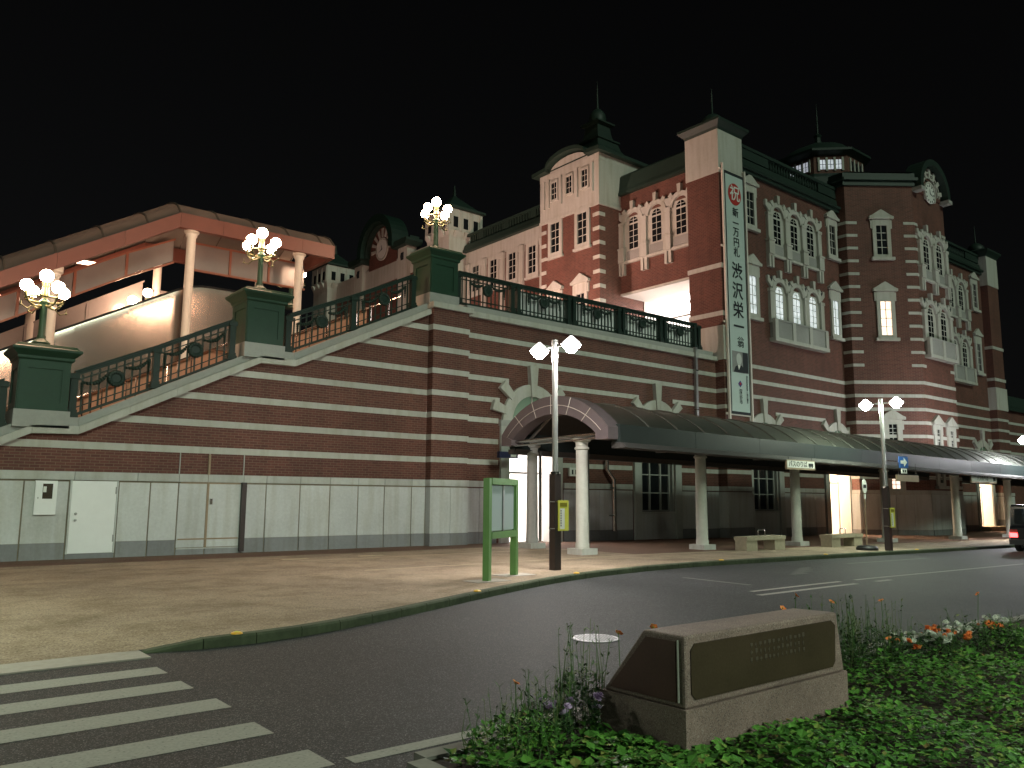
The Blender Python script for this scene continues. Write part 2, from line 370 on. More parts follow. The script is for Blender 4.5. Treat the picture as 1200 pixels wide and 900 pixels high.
def sz(x, y):
    t = max(0, min(1, (3.5-x)/.9)); t = t*t*(3-2*t)
    return gz(x) - .105*t*max(0, min(1, (12.2-y)/2.4))
xs = [-40, -10, -4] + [-2+.3*i for i in range(64)] + [18, 20, 25, 30, 40, 60, 90, 120]
mb = MB(); ny = 10
for x in xs:
    k = ky(x)
    for j in range(ny+1):
        y = k+.15+(23.3-k-.15)*j/ny; mb.v.append((x, y, sz(x, y)))
for i in range(len(xs)-1):
    for j in range(ny): a = i*(ny+1)+j; mb.f.append((a, a+ny+1, a+ny+2, a+1))
sidewalk = kind(mb.build('sidewalk', 'paving', norm=False), 'structure')
# kerb: one stone after the other
kroot = kind(empty('kerb', (0, 9.6, 0)), 'structure')
px_ = 2.70
while px_ < 60:
    nx = px_ + (.62 if px_ < 40 else 4); a = Vector((px_, ky(px_), 0)); b = Vector((nx-.012, ky(nx-.012), 0)); d = (b-a).normalized(); n_ = Vector((-d.y, d.x, 0))
    m = MB(); z0 = [sz(a.x, a.y)+.002, sz(b.x, b.y)+.002]
    pa = [a, a+n_*.02, a+n_*.16]; pb = [b, b+n_*.02, b+n_*.16]
    vs = []
    for P, zt in ((pa, z0[0]), (pb, z0[1])):
        base = -.14+gz(P[0].x); zt = max(zt, base+.03)
        vs += [(P[0].x,P[0].y,base),(P[0].x,P[0].y,zt-.025),(P[1].x,P[1].y,zt),(P[2].x,P[2].y,zt),(P[2].x,P[2].y,base)]
    m._add(vs, [(0,1,2,3,4),(9,8,7,6,5)]+[(i,i+5,(i+1)%5+5,(i+1)%5) for i in range(5)])
    m.build('kerb_stone', 'kerb_moss', kroot); px_ = nx
MB().box(-12, 2.7, 9.34, 9.87, -.118, -.1035).build('gutter_slab', 'gutter', kroot)
# paving by the wall and under the canopy
kind(sheet('paving_strip', 'paving_red', 21.2, 23.0, .005, [-8, 17, 18]), 'structure')
o = sheet('canopy_paving', 'paving_red', 16.3, 23.0, .006, [18, 25, 40, 90])
for y in (21.6, 21.8): kind(sheet('drain_slot', 'rust', y, y+.045, .010, [-8, 15]), 'structure')
kind(sheet('paving_band', 'paving_pale', 19.2, 19.32, .005, [9, 17]), 'structure')
kind(sheet('paving_band', 'paving_pale', 16.0, 16.1, .005, [9, 17, 40]), 'structure')
for xa, xb in ((8.8, 9.5), (11.0, 11.75)): kind(MB().box(xa, xb, 19.88, 20.04, -.01, .009).build('paving_slab', 'paving_pale'), 'structure')
# road paint
def stripe(x0, x1, y0, y1, mat='road_paint', name='crosswalk_stripe', sk=0):
    m = MB(); n = max(1, int((x1-x0)/2)); 
    for i in range(n):
        a = x0+(x1-x0)*i/n; b = x0+(x1-x0)*(i+1)/n
        m._add([(a+ (sk if i == 0 else 0),y0,gz(a)-.116),(b,y0,gz(b)-.116),(b,y1,gz(b)-.116),(a,y1,gz(a)-.116)], [(0,1,2,3)])
    return m.build(name, mat, road, norm=False)
for y0, y1 in ((8.47,8.84),(7.68,8.05),(6.82,7.19),(5.90,6.28),(4.99,5.39)): stripe(-6, 2.62+R.uniform(-.02,.03), y0, y1)
stripe(2.74, 13, 4.93, 5.08, name='edge_line')
stripe(13.0, 18, 8.72, 8.86, 'road_paint', 'lane_line'); stripe(13.4, 27, 9.16, 9.28, 'road_paint', 'lane_line')
m = MB(); m._add([(14.32,9.9,-.116),(14.46,9.9,-.116),(14.6,11.75,-.116),(14.46,11.75,-.116)], [(0,1,2,3)]); m.build('lane_line', 'road_paint_old', road, norm=False)
for k in range(7):
    x = 17.2+k*.32; stripe(x, x+R.uniform(.5,1.1), 10.7+.16*k, 10.8+.16*k, 'road_paint_old', 'worn_marking')
stripe(22, 27, 11.9, 12.02, 'road_paint_old', 'lane_line')
# manhole cover
t = empty('manhole_cover', (7.37, 7.34, -.118), 'round patterned metal manhole cover shining in the dark asphalt', 'manhole cover')
MB().lathe([(.31,-.004),(.31,.004)], 40, 7.37, 7.34).build('rim', 'manhole_dark', t).location.z = -.118
m = MB().lathe([(.285,0),(.285,.008)], 40, 7.37, 7.34); o = m.build('lid', 'manhole_iron', t); o.location.z = -.116
m = MB()
for i in range(-6, 7):
    for j in range(-6, 7):
        x, y = i*.042+(.021 if j % 2 else 0), j*.042
        if math.hypot(x, y) < .26: m.box(7.37+x-.012, 7.37+x+.012, 7.34+y-.007, 7.34+y+.007, 0, .0025)
kind(m.build('pattern', 'manhole_dark', t), 'stuff').location.z = -.1075

# ================================================================== stair terrace (brick retaining wall, stairs, deck)
ST = [(-4.2,-.7),(3.45,3.1),(4.49,3.13),(9.17,5.49),(10.24,5.5),(15.10,7.86)]
def stz(x):
    for (a,b),(c,d) in zip(ST, ST[1:]):
        if a <= x <= c: return b+(d-b)*(x-a)/(c-a)
    return 7.86
def stx(z):                                   # rightmost x where the coping bottom passes z
    for (a,b),(c,d) in zip(ST, ST[1:]):
        if b <= z <= d and d > b: return a+(c-a)*(z-b)/(d-b)
YL, YP, YR = 23.02, 22.71, 23.10
SB = [2.953, 3.705, 4.465, 5.225, 5.977, 6.725, 7.485, 8.24]; BH = .185
ter = empty('stair_terrace', (6, 23.02, 0), 'brown brick stair wall with pale horizontal bands above grey stone panels', 'wall')
m = MB(); m.prism([(-4.2,-1)]+ST[0:]+[(15.10,-1)], YL, 24.2); m.build('brick_wall', 'brick', ter)
MB().box(15.10, 16.60, YP, 24.2, -1, 8.06).build('brick_pier', 'brick', ter)
for i, z in enumerate(SB[:7]):
    z0 = z-BH; xa0, xa1 = stx(z0), stx(z)
    MB().prism([(xa0,z0),(15.08,z0),(15.08,z),(xa1,z)], YL-.025, YL+.05).build('stone_band', 'trim', ter)
    MB().box(15.07, 16.625, YP-.025, 24.0, z0, z).build('stone_band', 'trim', ter)
# coping following the stair: stone by stone
def copings(zo0, zo1, y0, y1, nm, mat, seg=1.2):
    for (a,b),(c,d) in zip(ST, ST[1:]):
        n = max(1, round((c-a)/seg))
        for k in range(n):
            xa, xb = a+(c-a)*k/n, a+(c-a)*(k+1)/n
            if xa < 0: continue
            za, zb = b+(d-b)*(xa-a)/(c-a), b+(d-b)*(xb-a)/(c-a)
            MB().prism([(xa,za+zo0),(xb-.006,zb+zo0),(xb-.006,zb+zo1),(xa,za+zo1)], y0, y1).build(nm, mat, ter)
copings(0, .20, 22.83, 23.5, 'coping_stone', 'trim'); copings(.203, .43, 22.97, 23.5, 'coping_cap', 'trim_grey', 2.4)
MB().box(15.0, 16.72, 22.58, 24.2, 8.06, 8.25).build('pier_capstone', 'trim', ter)
# base: plinth blocks, panels and cap stones, each its own piece
PJ = [-2.2,-1.1,0.0,1.1,2.2,3.4,4.40,5.56,6.34,7.07,7.85,8.87,9.55,10.61,11.59,12.56,13.51,14.54,15.09]
for i, (a, b) in enumerate(zip(PJ, PJ[1:])):
    g = .018
    door = abs(a-4.40) < .01; gate = 7.0 < a < 8.8
    if not door:
        MB().box(a+g, b-g, YL-.05, YL+.05, -.2, .16 if gate else .405).build('plinth_block', 'granite_dark', ter)
        if gate: MB().box(a+g, b-g, YL-.035, YL+.05, .20, .40).build('stone_panel', 'granite', ter)
        MB().box(a+g, b-g, YL-.035-R.uniform(0,.004), YL+.05, .412, 1.93).build('stone_panel', 'granite', ter)
    else: MB().box(a+g, b-g, YL-.05, YL+.05, -.2, .13).build('plinth_block', 'granite_dark', ter)
for a, b in zip([-2.2,-.6,1.1,2.75,4.5,6.0,7.07,7.85,8.87,9.55,10.61,11.59,12.56,13.51,14.54], [-.6,1.1,2.75,4.5,6.0,7.07,7.85,8.87,9.55,10.61,11.59,12.56,13.51,14.54,15.09]):
    MB().box(a+.006, b-.006, YL-.06, YL+.05, 1.975, 2.185).build('cap_block', 'cap_stone', ter)
MB().box(-2.2, 15.09, YL-.012, YL+.02, -.2, 2.0).build('joint_backing', 'joint', ter)
for a, b in ((15.07,15.9),(15.9,16.64)):
    MB().box(a+.006, b-.006, YP-.05, YP+.9, -.2, .405).build('plinth_block', 'granite_dark', ter)
    MB().box(a+.006, b-.006, YP-.035, YP+.9, .412, 1.93).build('stone_panel', 'granite', ter)
MB().box(15.05, 16.65, YP-.06, YP+.9, 1.975, 2.185).build('cap_block', 'cap_stone', ter)
MB().box(15.08, 16.62, YP-.012, YP+.5, -.2, 2.0).build('joint_backing', 'joint', ter)
# white service door
d = MB().box(4.46, 5.50, YL-.075, YL-.02, .14, 1.955).build('service_door', 'white_paint', ter); d['label'] = 'white steel service door with two round locks'
MB().box(4.415, 4.455, YL-.085, YL, .13, 1.965).build('frame', 'granite', d); MB().box(5.505, 5.54, YL-.085, YL, .13, 1.965).build('frame', 'granite', d)
for z in (1.16, .94): MB().lathe([(.028,0),(.034,.01),(.03,.05),(.001,.055)], 10).build('lock', 'steel_dull', d, world=False)
for ch, z in zip([c for c in d.children if c.name.startswith('lock')], (1.13, .97)):
    ch.location = Vector((4.58, YL-.075, z))-wloc(d); ch.rotation_euler = (math.pi/2, 0, 0)
for z in (.5, 1.72): MB().box(5.475, 5.505, YL-.095, YL-.07, z-.09, z+.09).build('hinge', 'steel_dull', d)
# concealed double gate frames, running up into the brick
for x in (7.07, 7.87, 8.86): MB().box(x-.012, x+.012, YL-.03, YL, 2.19, SB[0]-BH).build('gate_joint', 'cap_stone', ter)
MB().box(7.84, 7.90, YL-.046, YL, .16, 2.75).build('gate_post', 'tan_plate', ter)
MB().box(8.80, 8.93, YL-.16, YL-.02, .05, 1.98).build('gate_post', 'bronze_pole', ter)
MB().box(7.10, 8.80, YL-.055, YL-.03, .155, .185).build('gate_sill', 'cap_stone', ter)
for z in (.42, 1.945): MB().box(7.12, 8.78, YL-.044, YL, z-.02, z+.02).build('gate_rail', 'tan_plate', ter)
MB().box(7.93, 8.0, YL-.07, YL-.03, 1.36, 1.52).build('gate_latch', 'steel', ter)
MB().tube([(15.09,YL-.05,0),(15.09,YL-.05,2.1)], .02).build('corner_joint', 'joint', ter)
# stair body and deck
m = MB(); m.prism([(-3,-1)]+[(x, z+.05) for x, z in ST[1:]]+[(15.1,8.0),(15.1,-1)], 24.2, 33); m.build('stair_body', 'step_tile', ter)
n = 0; x = 4.5
while x < 15.0:
    if not (9.17 < x < 10.1):
        z = stz(x)+.12; MB().box(x, x+.36, 23.5, 27.4, z-.2, z).build('step', 'step_tile', ter)
    x += .32
m = MB(); m.prism([(x, z+.3) for x, z in ST[1:]]+[(x, z+1.05) for x, z in reversed(ST[1:])], 27.4, 27.6); m.build('inner_parapet', 'step_tile', ter)
for yy in (24.9, 26.2, 27.3):
    MB().tube([(x, yy, z+1.0) for x, z in ST[1:]], .03, 6).build('handrail', 'steel', ter)
    for x in (5.4,6.6,7.8,9.6,11.0,12.2,13.4,14.6): MB().tube([(x,yy,stz(x)+.1),(x,yy,stz(x)+1.0)], .022, 6).build('handrail_post', 'steel', ter)
MB().box(15.1, 31.8, 23.3, 75, 7.7, 8.2).build('deck', 'deck_floor', ter)

# meter box
t = empty('meter_box', (3.88, 22.9, 1.1), 'small white meter box with dark window on the stone wall', 'meter box')
MB().box(3.64, 4.12, 22.90, 22.985, 1.11, 1.945).build('case', 'white_paint', t)
MB().box(3.80, 4.02, 22.890, 22.899, 1.50, 1.87).build('window', 'polished_brown', t)
MB().box(3.81, 3.88, 22.884, 22.8895, 1.66, 1.80).build('dial', 'sign_white', t)
MB().box(3.70, 3.72, 22.885, 22.899, 1.50, 1.54).build('latch', 'steel_dull', t)

# ================================================================== pedestals and candelabra
def pedestal(x0, zb, lab):
    t = empty('lamp_pedestal', (x0+.58, 23.4, zb), lab, 'pedestal', 'green lamp pedestals on the stair')
    X0, X1, Y0, Y1 = x0, x0+1.16, 22.86, 24.02
    MB().box(X0-.04, X1+.04, Y0-.03, Y1+.03, zb-.05, zb+.38).build('stone_base', 'trim_grey', t)
    MB().box(X0+.02, X1-.02, Y0+.02, Y1-.02, zb+.38, zb+1.62).build('body', 'green_paint', t)
    z0, z1 = zb+.56, zb+1.42
    for f in range(2):      # raised frames round the recessed panel, front and left
        m = MB(); a, b = (X0, X1) if f == 0 else (Y0, Y1)
        for (p, q, r, s) in ((a+.02,b-.02,zb+.382,z0),(a+.02,b-.02,z1,zb+1.615),(a+.02,a+.2,z0,z1),(b-.2,b-.02,z0,z1)):
            if f == 0: m.box(p, q, Y0-.012, Y0+.018, r, s)
            else: m.box(X0-.012, X0+.018, p, q, r, s)
        m.build('panel_frame', 'green_paint', t)
    m = MB(); cx, cy = x0+.58, 23.44
    m.lathe([(.59,zb+1.62),(.63,zb+1.66),(.63,zb+1.72),(.77,zb+1.86),(.77,zb+1.92),(.70,zb+1.95),(.66,zb+2.02),(.62,zb+2.03)], 4, cx, cy, math.pi/4, True)
    m.build('cornice', 'green_paint', t)
    return t
P1 = pedestal(3.05, 3.3, 'green panelled lamp pedestal at the lower left end of the stair')
P2 = pedestal(8.66, 5.68, 'green panelled lamp pedestal halfway up the stair')
P3 = pedestal(15.04, 8.24, 'green panelled lamp pedestal on the brick corner pier at deck level')

def candelabra(loc, lab):
    t = empty('candelabra_lamp', loc, lab, 'lamp', 'globe candelabra lamps')
    MB().lathe([(.26,0),(.26,.05),(.20,.08),(.22,.13),(.17,.18),(.13,.20),(.105,.24)], 14).build('base', 'green_paint', t, True, world=False)
    MB().lathe([(.10,.2),(.105,.3),(.085,.34),(.08,1.1),(.10,1.14),(.13,1.2),(.06,1.28),(.05,1.55),(.09,1.6)], 14).build('post', 'green_paint', t, True, world=False)
    MB().tube([(.44*math.cos(2*math.pi*k/20),.44*math.sin(2*math.pi*k/20),1.27) for k in range(21)], .028, 6, False).build('ring', 'bronze_green', t, True, world=False)
    MB().lathe([(.07,1.3),(.10,1.4),(.075,1.6),(.10,1.72),(.05,1.74)], 12).build('finial', 'bronze_green', t, True, world=False)
    for k in range(4):
        a = rad(25+90*k); c, s = math.cos(a), math.sin(a)
        ar = MB().tube([(c*.06,s*.06,1.1),(c*.25,s*.25,1.06),(c*.40,s*.40,1.12),(c*.50,s*.50,1.27),(c*.50,s*.50,1.40)], [.03,.026,.026,.03,.045], 8).build('arm', 'bronze_green', t, True, world=False)
        MB().tube([(c*.3,s*.3,1.06),(c*.45,s*.45,.95),(c*.6,s*.6,1.02),(c*.62,s*.62,1.14)], .015, 6).build('scroll', 'bronze_green', ar, True, world=False)
        MB().sphere((c*.62,s*.62,1.02), .03, 8, 6).build('drop', 'bronze_green', ar, True, world=False)
        MB().sphere((c*.50,s*.50,1.54), .155).build('globe', 'globe_light', t, True, world=False)
    MB().sphere((0,0,1.90), .165).build('globe', 'globe_light', t, True, world=False)
    return t
cl = candelabra((3.56, 23.44, 5.32), 'lit five-globe candelabra on the lower left stair pedestal')
clone(cl, (9.22, 23.44, 7.71), rad(8), 'lit five-globe candelabra on the middle stair pedestal')
clone(cl, (15.60, 23.44, 10.27), rad(-6), 'lit five-globe candelabra on the corner pier above the brick wall')

clone(cl, (14.4, 33.0, 9.75), rad(20), 'farther five-globe candelabra seen just left of the right canopy column')
def fill_floodlight(x, y, tgt, lab, e):  # unseen lamps added behind the railing to brighten the deck-side facade
    t = empty('fill_floodlight', (x, y, 8.2), lab, 'fill_floodlight', 'added fill floodlights on the deck floor')
    MB().box(-.05, .05, -.22, .22, 0, .06).build('foot', 'black', t, world=False); MB().prism([(-.12,.10),(.02,.06),(.12,.26),(-.02,.34)], -.2, .2).build('housing', 'black', t, world=False)
    MB().prism([(.021,.06),(.03,.055),(.13,.255),(.121,.26)], -.18, .18).build('lens', 'canopy_lamp', t, world=False)
    ld = bpy.data.lights.new('fill_floodlight_lamp', 'SPOT'); ld.energy = e; ld.color = (1, .64, .52); ld.spot_size = rad(110); ld.spot_blend = .8; ld.shadow_soft_size = .15
    lo = bpy.data.objects.new('lamp', ld); C.objects.link(lo); lo.parent = t; lo.location = (.2, 0, .28)
    lo.rotation_euler = (Vector((x+.2, y, 8.5))-Vector(tgt)).to_track_quat('Z', 'Y').to_euler()
fill_floodlight(21.5, 26.5, (31.5, 28, 15.5), 'small unseen fill lamp added on the deck floor behind the railing, nearest the corner pier', 2000)
fill_floodlight(21.0, 33.5, (30.5, 34, 17), 'small unseen fill lamp added on the deck floor facing the pagoda-roofed tower', 5800)
fill_floodlight(21.0, 47.0, (30.5, 50, 18), 'small unseen fill lamp added on the deck floor facing the deck clock gable', 2200)

# ================================================================== balustrades
def balmesh(h):
    return MB().box(-.021, .021, -.018, .018, 0, h).mesh('baluster')
BAL = {}
def balustrade(name, segs, zf, lab, back=None, y=23.16, steps=.2, wide=False):
    x0 = segs[0][0]; t = empty(name, (x0, y, zf(x0)), lab, 'railing', 'green railings with wreaths')
    hb, ht = .10, 1.14
    if 'b' not in BAL:
        BAL['b'] = balmesh(ht-hb); BAL['b'].materials.append(MATS['dark_green'])
        m = MB()
        for k in range(16):
            a = 2*math.pi*k/16; m.sphere((.165*math.cos(a), 0, .165*math.sin(a)), .068, 8, 5)
        BAL['w'] = m.mesh('wreath', True); BAL['w'].materials.append(MATS['dark_green'])
        BAL['c'] = MB().prism(arc(0,0,.13,0,360,20)[:-1], -.02, .02).mesh('medallion'); BAL['c'].materials.append(MATS['dark_green'])
        m = MB()
        for k in range(9):
            s_ = -1+k/4; m.sphere((s_*.28, 0, -.09*(1-s_*s_)), .042+.018*(1-s_*s_), 7, 5)
        BAL['g'] = m.mesh('garland', True); BAL['g'].materials.append(MATS['dark_green'])
        m = MB()
        for k in range(7): m.sphere((0, 0, -.06*k), .050-.004*k, 7, 5)
        BAL['t'] = m.mesh('tassel', True); BAL['t'].materials.append(MATS['dark_green'])
        m = MB(); m.box(-.085,.085,-.085,.085,0,1.14); m.box(-.13,.13,-.13,.13,0,.12); m.box(-.105,.105,-.105,.105,.12,.2); m.box(-.115,.115,-.115,.115,1.0,1.12)
        BAL['p'] = m.mesh('post'); BAL['p'].materials.append(MATS['dark_green'])
    for (a, b) in segs:
        za, zb = zf(a), zf(b)
        for o0, o1, yy, nm in ((0+.04,.12,.035,'bottom_rail'),(.25,.285,.02,'middle_rail'),(.96,.995,.02,'middle_rail'),(1.10,1.19,.05,'top_rail'),(1.192,1.25,.085,'handrail')):
            MB().prism([(a,za+o0),(b,zb+o0),(b,zb+o1),(a,za+o1)], y-yy, y+yy).build(nm, 'dark_green', t)
        n = max(2, round((b-a)/steps))
        for k in range(1, n):
            x = a+(b-a)*k/n; inst('baluster', BAL['b'], None, t, (x, y, zf(x)+hb))
        xm = (a+b)/2; sl = (zb-za)/(b-a)
        inst('wreath', BAL['w'], None, t, (xm, y-.04, zf(xm)+.72)); inst('medallion', BAL['c'], None, t, (xm, y-.05, zf(xm)+.72))
        for s_ in (-1, 1):
            o = inst('garland', BAL['g'], None, t, (xm+s_*.5, y-.04, zf(xm+s_*.5)+.90)); o.rotation_euler = (0, -math.atan(sl), 0)
            inst('tassel', BAL['t'], None, t, (xm+s_*.8, y-.04, zf(xm+s_*.8)+.90))
    ends = sorted({s[0] for s in segs} | {s[1] for s in segs})
    for k, x in enumerate(ends):
        inner = wide and 0 < k < len(ends)
        for dx in ((-.15, .15) if inner else (0,)): inst('post', BAL['p'], None, t, (x+dx, y, zf(x)+.04))
    if back:
        MB().box(back[0], back[1], y+.16, y+.20, zf(back[0])+.08, zf(back[0])+1.06).build('backing_panel', 'white_paint', t)
    return t
bz = lambda x: stz(x)+.40
balustrade('stair_railing', [(4.34,6.31),(6.31,8.36)], bz, 'green stair railing with wreaths between the lower and middle pedestals')
balustrade('stair_railing', [(10.06,12.25),(12.25,14.5)], bz, 'green stair railing with wreaths rising from the middle to the upper pedestal')
balustrade('stair_railing', [(1.0,2.8)], bz, 'end of green stair railing left of the lowest pedestal, cut by the picture edge')
MB().box(16.6, 31.3, 22.93, 24.1, 8.055, 8.25).build('deck_ledge', 'trim', ter); MB().box(16.72, 31.0, 23.0, 24.1, 8.252, 8.46).build('deck_kerb', 'trim_grey', ter)
balustrade('deck_railing', [(16.40,19.05),(19.05,21.98),(21.98,24.9),(24.9,27.6),(27.6,30.0)], lambda x: 8.44, 'long dark green deck railing with wreaths above the brick wall', (19.3, 29.9), steps=.195, wide=True)

# ================================================================== station building
sb = empty('station_building', (40, 23.1, 0), 'red brick station with white arched windows, green roofs and clock gable', 'building')
LEFT = -math.pi/2
FANS = [19.85, 27.0, 35.05, 42.05, 54.65, 61.65]
def lowholes(lo, hi):
    h = []
    for c in FANS:
        if lo < c < hi:
            if c in (19.85, 42.05, 61.65): h.append((c-1.1, c+1.1, -2, 4.0))
            elif c in (27.0, 35.05): h.append((c-1.0, c+1.0, 1.05, 4.0))
    return h
AX = 48.35
wall_cells(MB(), 16.6, 33.2, -1.2, 8.06, YR, 23.6, lowholes(16,33)).build('wall', 'brick', sb)
wall_cells(MB(), 33.2, 43.4, -1.2, 18.1, YR, 23.6, lowholes(33,43.4)).build('wall', 'brick', sb)
wall_cells(MB(), 53.3, 63.5, -1.2, 18.1, YR, 23.6, lowholes(53,63)).build('wall', 'brick', sb)
OCT = [(43.2,23.4),(43.2,22.54),(46.3,20.1),(50.4,20.1),(53.5,22.54),(53.5,23.4)]
MB().prismz(OCT, -1.2, 19.65).build('tower_wall', 'brick', sb)
MB().prismz([(x+(.03 if x>AX else -.03)*(0 if False else 1), y-.03) for x, y in OCT], 1.96, 2.16).build('cap_course', 'cap_stone', sb)
for (a, b) in zip(OCT[:-1], OCT[1:]):           # stone base of the tower, panel by panel
    d = Vector((b[0]-a[0], b[1]-a[1])); L = d.length; rz = math.atan2(d.y, d.x); n = max(1, round(L/1.1))
    for k in range(n):
        p = Vector(a)+d*k/n
        me = MB().box(.01, L/n-.01, -.035, .05, .0, 1.95).mesh('stone_panel'); inst('stone_panel', me, 'granite', sb, (p.x, p.y, 0), rz)
        me = MB().box(.01, L/n-.01, -.05, .05, -1, .02).mesh('plinth_block'); inst('plinth_block', me, 'granite_dark', sb, (p.x, p.y, 0), rz)
for i, z in enumerate(SB):
    z0 = z-BH
    MB().prismz([(x+(.025 if x>AX else -.025), y-.025) for x, y in OCT], z0, z).build('stone_band', 'trim', sb)
    def runs(lo, hi):
        if z > 6.6: return [(lo, hi)]
        half = {0:1.6, 1:1.6, 2:1.6, 3:1.55, 4:1.12}[i]
        out = []; x = lo
        for c in FANS:
            if lo < c < hi: out.append((x, c-half)); x = c+half
        out.append((x, hi)); return [(a, b) for a, b in out if b-a > .15]
    segs = (runs(16.6, 31.3) if z < 8 else []) + runs(33.2, 43.2) + runs(53.5, 63.5)
    for a, b in segs: MB().box(a, b, YR-.03, YR+.05, z0, z).build('stone_band', 'trim', sb)
# lower wall stone base, panel by panel
for a, b in ((16.62,18.2),(21.5,25.4),(28.6,31.3),(33.2,33.45),(36.65,40.45),(53.5,60.1),(63.2,63.5)):
    n = max(1, round((b-a)/.98))
    for k in range(n):
        p, q = a+(b-a)*k/n, a+(b-a)*(k+1)/n; zz = gz(p)
        MB().box(p+.012, q-.012, YR-.05, YR+.04, -1, .40+zz).build('plinth_block', 'granite_dark', sb)
        MB().box(p+.012, q-.012, YR-.035, YR+.04, .41+zz, 1.93).build('stone_panel', 'granite', sb)
        MB().box(p+.006, q-.006, YR-.06, YR+.04, 1.975, 2.185).build('cap_block', 'cap_stone', sb)
# arches over doors and windows
A_ = {}
A_['ring'] = annulus(MB(), 0, 4.4, 1.0, 1.45, 0, 180, 18, -.12, .05).mesh('ring')
A_['key'] = MB().prism([(-.11,5.38),(.11,5.38),(.21,6.56),(-.21,6.56)], -.19, .05).mesh('keystone')
A_['vous'] = MB().prism([(-.13,1.32),(.13,1.32),(.19,2.0),(-.19,2.0)], -.17, .05).mesh('voussoir')
A_['lun'] = MB().prism(arc(0,4.4,1.0,0,180,18), -.02, .03).mesh('lunette')
A_['bar'] = MB().box(-.03,.03,-.05,0,4.4,5.38).mesh('glazing_bar')
A_['jamb'] = MB().box(-.2,.2,-.11,.05,-1,4.4).mesh('jamb'); A_['imp'] = MB().box(-.26,.26,-.15,.05,4.2,4.42).mesh('impost')
for c in FANS:
    p = inst('arch_surround', A_['ring'], 'trim', sb, (c, YR, 0))
    sub('keystone', A_['key'], 'trim', p); sub('lunette', A_['lun'], 'lunette_glass', p); sub('glazing_bar', A_['bar'], 'trim', p)
    for a in (48, -48, 74, -74): sub('voussoir', A_['vous'], 'trim', p, (0,0,4.4), rad(a))
    for s in (-1, 1): sub('jamb', A_['jamb'], 'cap_stone', p, (s*1.32, 0, 0)); sub('impost', A_['imp'], 'trim_grey', p, (s*1.3, 0, 0))
# ground floor windows, set back in the wall
for c in (27.0, 35.05):
    wn = MB().box(c-1.0, c+1.0, YR+.20, YR+.24, 1.05, 4.0).build('window', 'dark_glass', sb)
    for x in (-.95, -.33, .37, .95): MB().box(c+x-.04, c+x+.04, YR+.13, YR+.198, 1.1, 3.95).build('mullion', 'trim_grey', wn)
    for z in (1.1, 1.85, 2.62, 3.42, 3.6): MB().box(c-.98, c+.98, YR+.14, YR+.197, z-.025, z+.025).build('glazing_bar', 'trim_grey', wn)
    MB().box(c-1.1, c+1.1, YR-.08, YR+.2, .98, 1.06).build('sill', 'cap_stone', wn)
    for sx in (-1, 1): MB().box(c+sx*1.03-.05, c+sx*1.03+.05, YR-.02, YR+.21, 1.06, 4.02).build('reveal', 'trim_grey', wn)
    MB().box(c-1.1, c+1.1, YR-.03, YR+.02, -1, .975).build('stone_panel', 'granite', sb)
# lit entrances: a room, a ceiling light and door leaves
def entrance(c, mat, zt, step=0):
    zf = gz(c)
    m = MB(); x0, x1, y0, y1 = c-1.5, c+1.5, 23.605, 27.0
    m.quad((x0,y1,zf),(x1,y1,zf),(x1,y1,zt),(x0,y1,zt)); m.quad((x0,y0,zf),(x0,y1,zf),(x0,y1,zt),(x0,y0,zt)); m.quad((x1,y1,zf),(x1,y0,zf),(x1,y0,zt),(x1,y1,zt))
    m.quad((x0,y0,zt),(x0,y1,zt),(x1,y1,zt),(x1,y0,zt)); m.quad((x0,y0,zf+.01),(x1,y0,zf+.01),(x1,y1,zf+.01),(x0,y1,zf+.01))
    r = m.build('entrance_hall', 'plaster', sb, norm=False)
    for sx in (-1, 1): MB().box(c+sx*1.095-.03, c+sx*1.095+.03, 23.06, 23.62, zf-.3, 4.0).build('door_reveal', 'plaster', r)
    MB().box(c-1.3, c+1.3, 23.8, 26.6, zt-.1, zt-.05).build('ceiling_light', mat, r)
    for x in ((-1.06, 1.06) if c < 20 else (-1.06, -.02, 1.06)): MB().box(c+x-.03, c+x+.03, 23.72, 23.78, zf, 3.2).build('door_post', 'steel_dull', r)
    MB().box(c-1.1, c+1.1, 23.72, 23.78, 2.5, 2.58).build('transom', 'steel_dull', r)
    if step: MB().box(c-1.3, c+1.9, 22.4, 23.6, zf-.3, zf+.32).build('step', 'bench_stone', sb)
entrance(19.85, 'ceiling_panel', 4.1); entrance(42.05, 'ceiling_panel_warm', 4.1); entrance(61.65, 'ceiling_panel_warm', 4.1, 1)
